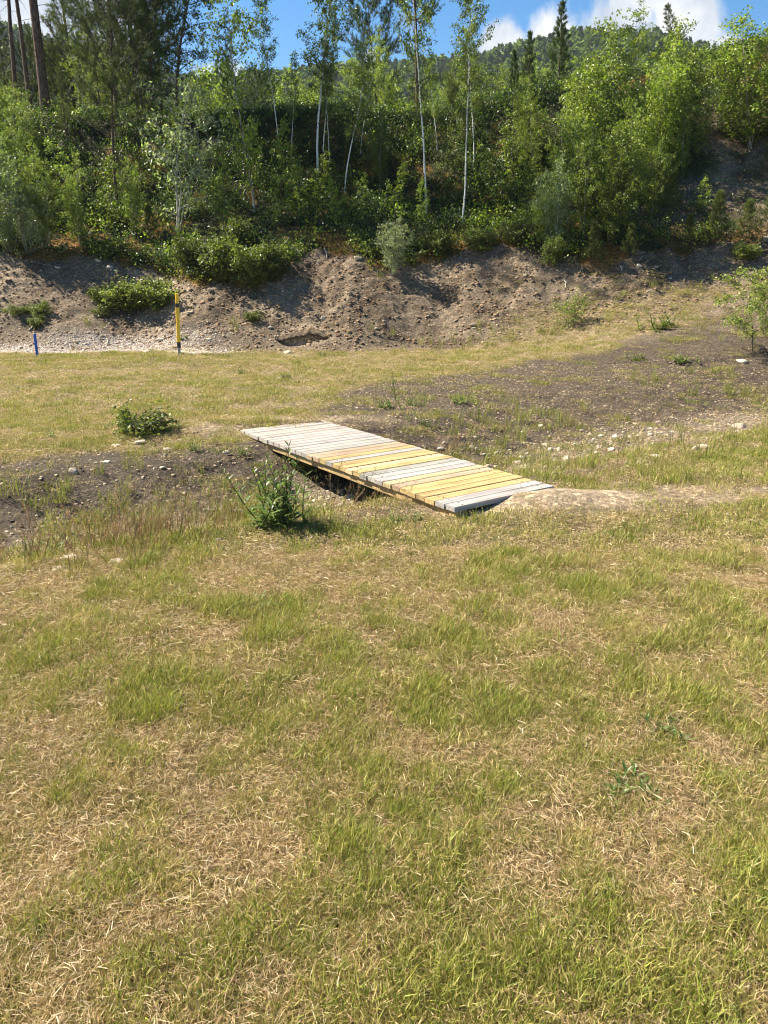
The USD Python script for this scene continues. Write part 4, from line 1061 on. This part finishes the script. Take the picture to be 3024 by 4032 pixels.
# loose stones of the ditch bed
for k in range(230):
    t = rng.uniform(.9, 4.8); s = rng.normal() * .30 * (1 + .12 * t)
    q = DC + DU * t + DN * s
    p = np.array([q[0], q[1], float(height(q[0], q[1]))]); w = rng.uniform(.03, .10) * rng.uniform(.6, 1.2)
    kd = int(rng.integers(6)); kk = w
    copy_of(first_stone[kd], 'stone', 'small pale stone lying in the stony ditch bed right of the footbridge', 'stone', p + [0, 0, w * .04], rotz(rng.uniform(0, 6.28)) @ axis_rot(rng.normal(size=3), .3), (kk, kk, kk), 'stones in the right ditch bed')
for k in range(70):
    t = rng.uniform(-1.1, .35); s = rng.normal() * .26
    q = DC + DU * t + DN * s - DN * .15
    p = np.array([q[0], q[1], float(height(q[0], q[1]))]); w = rng.uniform(.03, .075)
    kd = int(rng.integers(6))
    copy_of(first_stone[kd], 'stone', 'small pale stone lying in the ditch before and under the footbridge', 'stone', p + [0, 0, w * .04], rotz(rng.uniform(0, 6.28)) @ axis_rot(rng.normal(size=3), .3), (w, w, w), 'stones by the footbridge')

# ------------------------------------------------------------------ fallen branch
mb = MB()
a, b = hit(790, 2018), hit(1010, 2034)
a, b = np.array([*a[:2], height(*a[:2]) + .05]), np.array([*b[:2], height(*b[:2]) + .04])
rg = np.random.default_rng(3)
pts = np.linspace(0, 1, 10)[:, None] * (b - a) + a + rg.normal(size=(10, 3)) * .008
fb = thing('fallen_branch', 'pale bleached branch lying in the grass left of the footbridge', 'branch')
mb.tube(pts, np.linspace(.004, .012, 10), 6, cap=True); put(mb, 'stick', M['dry_wood'], fb)
for k in (4, 6, 7):
    mb = MB(); mb.tube(path(pts[k], unit(a - b) + rg.normal(size=3) * .5 + [0, 0, .3], .12, 4, rg, .15), np.linspace(.005, .0015, 5), 5)
    put(mb, 'twig', M['dry_wood'], fb)

for nm, lab, spots, rad in [('twig', 'pale curled twig lying on the lawn in the middle', [(1352, 2708), (1375, 2738), (1418, 2748)], .004), ('twig', 'pale bent stick on the pale gravel left of the yellow post', [(425, 1345), (420, 1365), (395, 1380)], .012),
                            ('root', 'pale root hanging from the moss lip on top of the bank', [(1276, 975), (1284, 992), (1287, 1012)], .014), ('twig', 'pale bent stick on the shaded pebbly bank at the right', [(2222, 1105), (2228, 1118), (2224, 1135)], .012),
                            ('twig', 'bleached stick lying on the pebbly slope under the pine saplings', [(2444, 1052), (2450, 1062), (2447, 1072)], .012), ('twig', 'dark straight stick lying on the slope at the far right', [(2690, 1110), (2720, 1070), (2790, 1045)], .016), ('twig', 'grey stick leaning on the bank right of the blue stake', [(115, 1302), (130, 1288), (146, 1272)], .012)]:
    pp = []
    for px, py in spots:
        c = hit(px, py); pp.append([c[0], c[1], float(height(c[0], c[1])) + rad * 1.5])
    pp = np.array(pp); k = np.linspace(0, 2, 9)
    pp = np.stack([np.interp(k, [0, 1, 2], pp[:, q]) for q in range(3)], 1) + rg.normal(size=(9, 3)) * rad * .5
    o = thing(nm, lab, nm)
    mb = MB(); mb.tube(pp, rad * np.linspace(1, .5, 9), 6, (1, 1, 1) if 'dark' not in lab else (.25, .22, .2), cap=True); put(mb, 'stick', M['dry_wood'], o)

# ------------------------------------------------------------------ scatters


def scatter(name, label, protos, mats, pos, rot_z, scale, which, tilt=None):
    path_ = numbered('/World', name)
    pi = UsdGeom.PointInstancer.Define(stage, path_)
    sc = UsdGeom.Scope.Define(stage, path_ + '/prototypes')
    rel = pi.CreatePrototypesRel()
    nm = 'clump' if 'stone' not in mats and 'ground_soil' not in mats else 'pebble'
    for k, p in enumerate(protos):
        m = put(p, nm, M[mats], path_ + '/prototypes', smooth=(mats == 'stone'))
        rel.AddTarget(m.GetPath())
    n = len(pos)
    pi.CreateProtoIndicesAttr(Vt.IntArray.FromNumpy(np.asarray(which, np.int32)))
    pi.CreatePositionsAttr(Vt.Vec3fArray.FromNumpy(np.asarray(pos, np.float32)))
    s = np.asarray(scale, np.float32)
    s = np.repeat(s[:, None], 3, 1) if s.ndim == 1 else s
    pi.CreateScalesAttr(Vt.Vec3fArray.FromNumpy(s))
    h = np.asarray(rot_z) / 2
    q = np.stack([np.zeros(n), np.zeros(n), np.sin(h), np.cos(h)], 1)      # i j k w
    if tilt is not None:                                                   # lean about a horizontal axis, applied first
        th = np.asarray(tilt) / 2
        x2, w2 = np.sin(th), np.cos(th)
        q = np.stack([q[:, 3] * x2, q[:, 2] * x2, q[:, 2] * w2, q[:, 3] * w2], 1)
    pi.CreateOrientationsAttr(Vt.QuathArray([Gf.Quath(float(w), float(i_), float(j_), float(k_)) for i_, j_, k_, w in q]))
    data(pi.GetPrim(), kind='stuff', label=label)
    return pi


def on_ground(x, y, dz=0.0):
    return np.stack([x, y, height(x, y) + dz], 1)


def tuft(seed, n, h, radius, width, cols, lean=.45, wild=.5, tip=(1.15, 1.1, .9), flat=False):
    rng = np.random.default_rng(seed)
    r = radius * np.sqrt(rng.uniform(0, 1, n)); az = rng.uniform(0, 6.283, n)
    p = np.stack([r * np.cos(az), r * np.sin(az), np.full(n, -.004)], 1)
    hh = h * rng.uniform(.45, 1.2, n)[:, None]
    wa = rng.uniform(0, 6.283, n)
    out = np.stack([np.cos(wa), np.sin(wa), np.zeros(n)], 1) * (lean * rng.uniform(.2, 1.6, n))[:, None] + p * [3.0, 3.0, 0] * wild
    d1 = unit(out * (.5 if not flat else 3) + [0, 0, 1.0 if not flat else .18]); d2 = unit(out * (1.7 if not flat else 3) + [0, 0, .75 if not flat else -.12])
    s = unit(np.cross(d1, rng.normal(size=(n, 3)))) * (width * rng.uniform(.6, 1.3, n))[:, None] / 2
    if flat:
        p[:, 2] = rng.uniform(.002, .022, n)
    m = p + d1 * hh * .55; e = m + d2 * hh * .5
    v = np.stack([p - s, p + s, m + s * .8, m - s * .8, e], 1).reshape(-1, 3)
    k = np.arange(n)[:, None] * 5
    f = np.vstack([k + [0, 1, 2], k + [0, 2, 3], k + [3, 2, 4]])
    c = np.asarray(cols, float)[rng.integers(0, len(cols), n)] * rng.uniform(.75, 1.25, (n, 1))
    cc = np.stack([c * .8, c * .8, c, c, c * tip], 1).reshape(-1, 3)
    mb = MB(); mb.add(v, f, cc)
    return mb


GREEN = [(0.1828, 0.2192, 0.0326), (0.2194, 0.2513, 0.0428), (0.1462, 0.1872, 0.0306), (0.2612, 0.2674, 0.0612), (0.3029, 0.2674, 0.0816)]
OLIVE = [(0.252, 0.242, 0.06), (0.3045, 0.275, 0.08), (0.1995, 0.209, 0.045), (0.399, 0.3245, 0.125), (0.4935, 0.396, 0.18)]
STRAW = [(0.4602, 0.3401, 0.1901), (0.5402, 0.4202, 0.2501), (0.3601, 0.2501, 0.1301), (0.2901, 0.1801, 0.09), (0.5802, 0.4802, 0.3201), (0.2601, 0.2151, 0.085)]
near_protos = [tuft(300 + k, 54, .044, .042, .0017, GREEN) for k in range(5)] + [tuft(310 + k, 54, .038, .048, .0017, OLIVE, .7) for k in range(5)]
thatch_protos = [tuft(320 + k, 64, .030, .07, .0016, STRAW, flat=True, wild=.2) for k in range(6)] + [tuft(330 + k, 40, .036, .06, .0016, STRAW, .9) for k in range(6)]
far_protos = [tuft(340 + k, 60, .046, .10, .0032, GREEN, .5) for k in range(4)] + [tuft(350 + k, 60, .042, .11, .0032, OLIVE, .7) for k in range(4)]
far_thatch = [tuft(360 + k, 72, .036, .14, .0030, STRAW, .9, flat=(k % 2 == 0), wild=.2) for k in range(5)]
rng = np.random.default_rng(500)


def sample(y0, y1, per, margin=.5, slope=.53):
    area = (y1 - y0) * 2 * (slope * (y0 + y1) / 2 + margin)
    n = int(per * area)
    y = np.sqrt(rng.uniform(y0 * y0, y1 * y1, n)) if y0 > 4 else rng.uniform(y0, y1, n)
    x = rng.uniform(-1, 1, n) * (slope * y + margin)
    return x, y


def grass_cover(x, y):
    f = fields(x, y)
    cover = np.clip(f['lawn'] + f['terr'], 0, 1) * (1 - np.clip(f['sand'] * 1.1, 0, 1)) * (1 - np.clip(f['white'] * 1.5, 0, 1))
    thin = np.clip((1 - f['veg']) * smooth01(f['d'], -.3, 0) * smooth01(x, 1.6, 4.0) * (1 - smooth01(f['d'], .8, 2.4)) * smooth01(f['f2'], .35, .6), 0, 1) * .7
    ditch = (1 - np.clip(f['lawn'] + f['terr'], 0, 1)) * (f['d'] < 0) * (.10 + .35 * smooth01(f['f2'], .48, .68) + .5 * (f['t'] < .5) * (1 - smooth01(f['s'], -.15, .25))) * (1 - .7 * smooth01(f['s'], .1, .6) * (f['t'] < -.2))
    stony = np.clip(f['stream'] * (f['t'] > .6) * .65 * smooth01(f['f2'], .35, .6) + blobs(x, y, [(1340, 1975, .45, .30, 1.2), (1420, 2030, .3, .16, 1.0), (1500, 2010, .3, .15, .8)]), 0, 1)
    return np.clip(cover + thin + ditch * (1 - f['sand']), 0, 1) * (1 - .9 * stony), f


for (y0, y1, per, protos, k, nm) in ((1.05, 2.6, 1250, near_protos, 1.0, 0), (2.6, 4.4, 800, near_protos, 1.1, 0), (4.4, 9.2, 300, far_protos, .85, 1), (9.2, 18.5, 110, far_protos, 1.05, 1)):
    x, y = sample(y0, y1, per)
    cov, f = grass_cover(x, y)
    g = f['green']
    fine = n2(x, y, 7, 61, 2)
    bald = smooth01(.6 * f['f2'] + .4 * fine + .25 * g, .42, .56)
    keep = rng.uniform(0, 1, len(x)) < cov * (.26 + .74 * bald * (.30 + .70 * g))
    x, y, g, fine = x[keep], y[keep], g[keep], fine[keep]
    half = len(protos) // 2
    which = np.where(rng.uniform(0, 1, len(x)) < .14 + .55 * g, rng.integers(0, half, len(x)), rng.integers(half, 2 * half, len(x)))
    scatter('lawn_grass', 'short green and olive grass of the lawn' if not nm else 'patchy green grass further off', protos, 'grass_blade', on_ground(x, y), rng.uniform(0, 6.28, len(x)), k * (.50 + .40 * g + .75 * smooth01(fine, .3, .75)) * rng.uniform(.75, 1.3, len(x)), which, rng.normal(size=len(x)) * .12)
for (y0, y1, per, protos, k, nm) in ((1.05, 2.6, 1500, thatch_protos, 1.0, 0), (2.6, 4.4, 900, thatch_protos, 1.1, 0), (4.4, 9.2, 230, far_thatch, .8, 1), (9.2, 18.5, 60, far_thatch, 1.0, 1)):
    x, y = sample(y0, y1, per)
    cov, f = grass_cover(x, y)
    keep = rng.uniform(0, 1, len(x)) < cov * (1 - .45 * f['green'])
    x, y = x[keep], y[keep]
    scatter('dry_grass', 'dead straw coloured grass lying between the green blades' if not nm else 'dry straw grass further off', protos, 'grass_blade', on_ground(x, y), rng.uniform(0, 6.28, len(x)), k * rng.uniform(.7, 1.35, len(x)), rng.integers(0, len(protos), len(x)), rng.normal(size=len(x)) * .1)


def stalks(seed, n, h, cols):
    """Tall thin stems with small seed heads."""
    rng = np.random.default_rng(seed); mb = MB()
    for k in range(n):
        d = np.array([*(rng.normal(size=2) * .28 + [.12, 0]), 1]); L = h * rng.uniform(.5, 1.15)
        p = path((*(rng.normal(size=2) * .05), -.01), d, L, 5, rng, .05, -.05)
        c = np.array(cols[rng.integers(len(cols))]) * rng.uniform(.8, 1.2)
        mb.tube(p, [.0014, .0013, .0012, .001, .001, .0005], 3, c)
        hd = p[-1] + (p[-2] - p[-1]) * rng.uniform(0, .7, 9)[:, None]
        leaf_quads(mb, hd, rng, .018, .004, c * .8, down=-.6)
    return mb


st_protos = [stalks(400 + k, 9, .36, [(.40, .30, .16), (.30, .20, .11), (.33, .17, .11), (.25, .20, .08)]) for k in range(5)]
n = 2600
t, s = rng.uniform(-3.6, 5.5, n), rng.uniform(-1.7, 1.3, n)
x, y = DC[0] + DU[0] * t + DN[0] * s, DC[1] + DU[1] * t + DN[1] * s
f = n2(x, y, 1.7, 71, 3)
fld = fields(x, y)
onb = (np.abs((x - b_mid[0]) * b_side[0] + (y - b_mid[1]) * b_side[1]) < B_W / 2 + .06) & (np.abs((x - b_mid[0]) * b_long[0] + (y - b_mid[1]) * b_long[1]) < B_L / 2 + .1)
keep = (rng.uniform(0, 1, n) < smooth01(f, .42, .62) * np.where(t < .3, .62 * np.exp(-((s + .75) / .55) ** 2) + .02, .10)) & ~onb & (fld['sand'] < .3)
x, y = x[keep], y[keep]
scatter('tall_grass', 'tall thin dry stems standing in the ditch and before the footbridge', st_protos, 'grass_blade', on_ground(x, y), rng.uniform(-.6, .6, len(x)), rng.uniform(.6, 1.15, len(x)), rng.integers(0, 5, len(x)))
tall_green = [tuft(420 + k, 26, .20, .07, .0045, GREEN, .35, .9) for k in range(4)]
x, y = [], []
for (px, py, r, m) in [(1075, 2050, .30, 40), (1160, 2068, .16, 10), (960, 2060, .3, 16), (560, 2050, .45, 26), (330, 2060, .35, 14), (900, 1990, .3, 10), (2000, 1830, .35, 16), (2150, 1850, .5, 26), (2450, 1850, .4, 5), (2350, 1870, .4, 6), (2650, 1890, .4, 6), (1900, 1740, .35, 12), (2250, 1660, .5, 14), (2050, 1660, .5, 12), (2900, 1560, .6, 20), (2750, 1520, .5, 10), (3000, 1760, .4, 14), (2500, 1250, 1.2, 24), (2750, 1260, 1.2, 30), (2250, 1280, .8, 16), (1800, 1330, .8, 16), (1920, 1330, .5, 16), (370, 1280, .12, 3), (905, 1290, .12, 3)]:
    c = hit(px, py)
    x.append(c[0] + rng.normal(size=m) * r); y.append(c[1] + rng.normal(size=m) * r * .7)
x, y = np.concatenate(x), np.concatenate(y)
onb = (np.abs((x - b_mid[0]) * b_side[0] + (y - b_mid[1]) * b_side[1]) < B_W / 2 + .05) & (np.abs((x - b_mid[0]) * b_long[0] + (y - b_mid[1]) * b_long[1]) < B_L / 2 + .1)
x, y = x[~onb], y[~onb]
scatter('tall_grass', 'rough green grass tufts along the ditch and the bank foot', tall_green, 'grass_blade', on_ground(x, y), rng.uniform(0, 6.28, len(x)), rng.uniform(.5, 1.15, len(x)), rng.integers(0, 4, len(x)))

# ------------------------------------------------------------------ gravel and rubble
pebbles = []
for k in range(5):
    s = trimesh.creation.icosphere(1, .5); v = np.array(s.vertices)
    rg = np.random.default_rng(600 + k)
    v = v * (.7 + .6 * rg.uniform(size=(len(v), 1))) * [1, rg.uniform(.6, .95), rg.uniform(.35, .7)]
    pebbles.append((v, np.array(s.faces), np.ones((len(v), 3))))


def tinted(c):
    return [(v, f_, np.ones((len(v), 3)) * c) for v, f_, _ in pebbles]


def pebble_scatter(name, label, x, y, size, c):
    scatter(name, label, tinted(c), 'stone', on_ground(x, y, .0), rng.uniform(0, 6.28, len(x)), size, rng.integers(0, 5, len(x)), rng.normal(size=len(x)) * .4)


x, y = sample(15.8, 20.5, 150)
f = fields(x, y)
keep = (f['d'] > -.1) & (rng.uniform(size=len(x)) < (1 - f['veg']) * (.35 + .8 * smooth01(f['f2'], .4, .6)))
x, y = x[keep], y[keep]
pebble_scatter('bank_gravel', 'pebbles and broken stones strewn over the bare bank', x, y, .014 + .055 * rng.power(.28, len(x)), (.82, .70, .55))
x, y = sample(15.8, 20.5, 170)
f = fields(x, y)
keep = (f['d'] > -.1) & (rng.uniform(size=len(x)) < (1 - f['veg']) * (.3 + .8 * smooth01(f['f1'], .4, .6)))
x, y = x[keep], y[keep]
pebble_scatter('earth_clods', 'brown earth clods on the bare bank', x, y, .025 + .07 * rng.power(.45, len(x)), (.55, .42, .30))
x, y = sample(15.2, 17.6, 1700)
f = fields(x, y)
keep = rng.uniform(size=len(x)) < f['white'] * 1.2
x, y = x[keep], y[keep]
pebble_scatter('pale_gravel', 'pale crushed gravel at the foot of the bank behind the stake and the post', x, y, .018 + .030 * rng.power(.8, len(x)), (1.3, 1.28, 1.3))
x, y = sample(4.2, 13.5, 800)
f = fields(x, y)
bed = f['stream'] * (1 - f['lawn']) * (f['t'] > -4)
dark = smooth01(f['s'], .0, .35) * (1 - np.clip(f['terr'] * 1.1, 0, 1))
keep = rng.uniform(size=len(x)) < np.clip(.7 * bed + .26 * dark, 0, 1) * (1 - .8 * f['sand'])
x, y = x[keep], y[keep]
pebble_scatter('ditch_gravel', 'small pebbles in the ditch and on its dark far slope', x, y, .008 + .030 * rng.power(.38, len(x)), (.98, .88, .74))
x, y = sample(5.5, 14.5, 120)
f = fields(x, y)
dark = smooth01(f['s'], .0, .35) * (1 - np.clip(f['terr'] * 1.1, 0, 1))
keep = rng.uniform(size=len(x)) < dark * .8
x, y = x[keep], y[keep]
pebble_scatter('earth_clods', 'dark soil crumbs on the far slope of the ditch', x, y, .012 + .026 * rng.power(.6, len(x)), (.26, .20, .14))

# ------------------------------------------------------------------ undergrowth of the slope


def sprig(seed, h, n, leaf, cols, r=.16):
    rng = np.random.default_rng(seed); mb = MB()
    for k in range(7):
        az = rng.uniform(0, 6.28); d = np.array([math.cos(az) * .5, math.sin(az) * .5, 1])
        p = path((rng.normal() * r * .5, rng.normal() * r * .5, -.03), d, h * rng.uniform(.6, 1.1), 3, rng, .2)
        mb.tube(p, [.003, .0025, .002, .001], 3, (.06, .05, .025))
        leaf_quads(mb, along(p, rng.uniform(.25, 1, n // 7)) + rng.normal(size=(n // 7, 3)) * r * .33, rng, leaf, leaf * .6, cols, down=-.1)
    return mb


UNDER_SHADED = [(0.05, 0.085, 0.0163), (0.065, 0.1063, 0.02), (0.0375, 0.0675, 0.0137)]  # bilberry greens, darkened further to carry the shade of the canopy
MOSSY = [(.17, .11, .03), (.14, .12, .03), (.10, .10, .02), (.21, .12, .035)]
sp = [sprig(700 + k, .26, 63, .040, UNDER_SHADED) for k in range(4)] + [sprig(710 + k, .26, 63, .042, BRIGHT) for k in range(3)] + [sprig(720 + k, .11, 70, .030, MOSSY, .2) for k in range(3)]
n = 21000
x = rng.uniform(-14.5, 14.5, n); y = rng.uniform(17.2, 29, n)
f = fields(x, y)
ridge_y = toe(x) + np.interp(x, RX, RZ) / .64
moss = smooth01(f['f2'] + .16 * (1 - smooth01(y - veg_line(x), .1, 1.5)), .58, .70)
keep = (rng.uniform(size=n) < f['veg'] * (.25 + .75 * smooth01(f['f1'], .35, .55))) & (y < ridge_y + 4)
x, y, moss, ry = x[keep], y[keep], moss[keep], ridge_y[keep]
u = rng.uniform(size=len(x))
bright = .10 + .55 * (y > ry - .4) + .35 * (1 - smooth01(y - veg_line(x), .6, 2.2))  # sunlit look put into colour: more light sprigs on crest and lower edge
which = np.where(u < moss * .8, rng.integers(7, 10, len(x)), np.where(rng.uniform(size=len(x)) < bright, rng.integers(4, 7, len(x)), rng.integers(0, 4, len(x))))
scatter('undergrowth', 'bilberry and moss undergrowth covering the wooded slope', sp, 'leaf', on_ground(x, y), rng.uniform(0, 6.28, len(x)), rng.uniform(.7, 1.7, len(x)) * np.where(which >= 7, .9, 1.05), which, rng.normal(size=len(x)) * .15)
# scrub on the bare patches
n = 1500
x = rng.uniform(2, 12, n); y = rng.uniform(17, 25, n)
f = fields(x, y)
keep = rng.uniform(size=n) < f['bare'] * .35
x, y = x[keep], y[keep]
scatter('undergrowth', 'sparse heather scrub on the bare soil of the right slope', sp[7:] + sp[:2], 'leaf', on_ground(x, y), rng.uniform(0, 6.28, len(x)), rng.uniform(.5, 1.1, len(x)), rng.integers(0, 5, len(x)))

# ------------------------------------------------------------------ forest on the far hill


def far_tree(seed, conifer):
    rng = np.random.default_rng(seed); mb = MB()
    n = 190
    t = rng.uniform(0, 1, n) ** .8
    z = .12 + .86 * t
    rr = (.15 * (1 - t) ** .9 + .008) if conifer else .24 * np.sin(np.pi * np.clip(.12 + t * .84, 0, 1)) ** .7
    az = rng.uniform(0, 6.283, n); q = rr * rng.uniform(.45, 1.05, n)
    p = np.stack([q * np.cos(az), q * np.sin(az), z], 1)
    d = unit(np.stack([np.cos(az), np.sin(az), rng.normal(size=n) * .4 - (.4 if conifer else -.2)], 1) + rng.normal(size=(n, 3)) * .35)
    s = unit(np.cross(d, rng.normal(size=(n, 3)))) * (.045 if conifer else .055)
    L = (.075 if conifer else .085) * rng.uniform(.7, 1.3, (n, 1))
    v = np.stack([p - d * L * .5 , p + s, p + d * L, p - s], 1).reshape(-1, 3)
    k = np.arange(n)[:, None] * 4
    c = (np.array([.058, .088, .028]) if conifer else np.array([.11, .155, .04])) * rng.uniform(.7, 1.3, (n, 1)) * (.8 + .4 * t[:, None])
    mb.add(v, np.vstack([k + [0, 1, 2], k + [0, 2, 3]]), np.repeat(c, 4, 0))
    mb.tube([(0, 0, -.05), (0, 0, .5), (0, 0, .95)], [.012, .008, .002], 4, (.05, .035, .025))
    return mb


fp = [far_tree(800 + k, True) for k in range(4)] + [far_tree(810 + k, False) for k in range(3)]
n = 16000
az = rng.uniform(-.72, .72, n); R = np.sqrt(rng.uniform(R0 ** 2, (R1 + 60) ** 2, n))
keep = rng.uniform(size=n) < np.clip(.35 + R / 600, 0, 1)
az, R = az[keep], R[keep]
pos = np.stack([R * np.sin(az), R * np.cos(az), hill_z(az, R) - .3], 1)
dec = rng.uniform(size=len(R)) < .25 + .5 * smooth01(meshkit.fbm(np.stack([az * 9, R / 70, 0 * R], -1), 3, 9), .45, .6)
which = np.where(dec, rng.integers(4, 7, len(R)), rng.integers(0, 4, len(R)))
H = 5.5 + 11 * rng.power(.9, len(R)); wd = rng.uniform(.8, 1.25, len(R))
scatter('hill_forest', 'far mixed forest covering the hill on the skyline', fp, 'far_foliage', pos, rng.uniform(0, 6.28, len(R)), np.stack([H * wd, H * wd, H], 1), which)

# ------------------------------------------------------------------ air
s = trimesh.creation.box((3600, 3600, 200)); v = np.array(s.vertices) + [0, 0, 92]
M['haze'] = usdkit.material(stage, '/World/Looks/haze_air', {'v': ('principled_volume', {'color': (.80, .88, 1.0), 'density': HAZE, 'anisotropy': .2})}, [], volume='v.volume')
put((v, np.array(s.faces), None), 'haze', M['haze'], kind='stuff', label='thin summer haze in the air before the far hill')
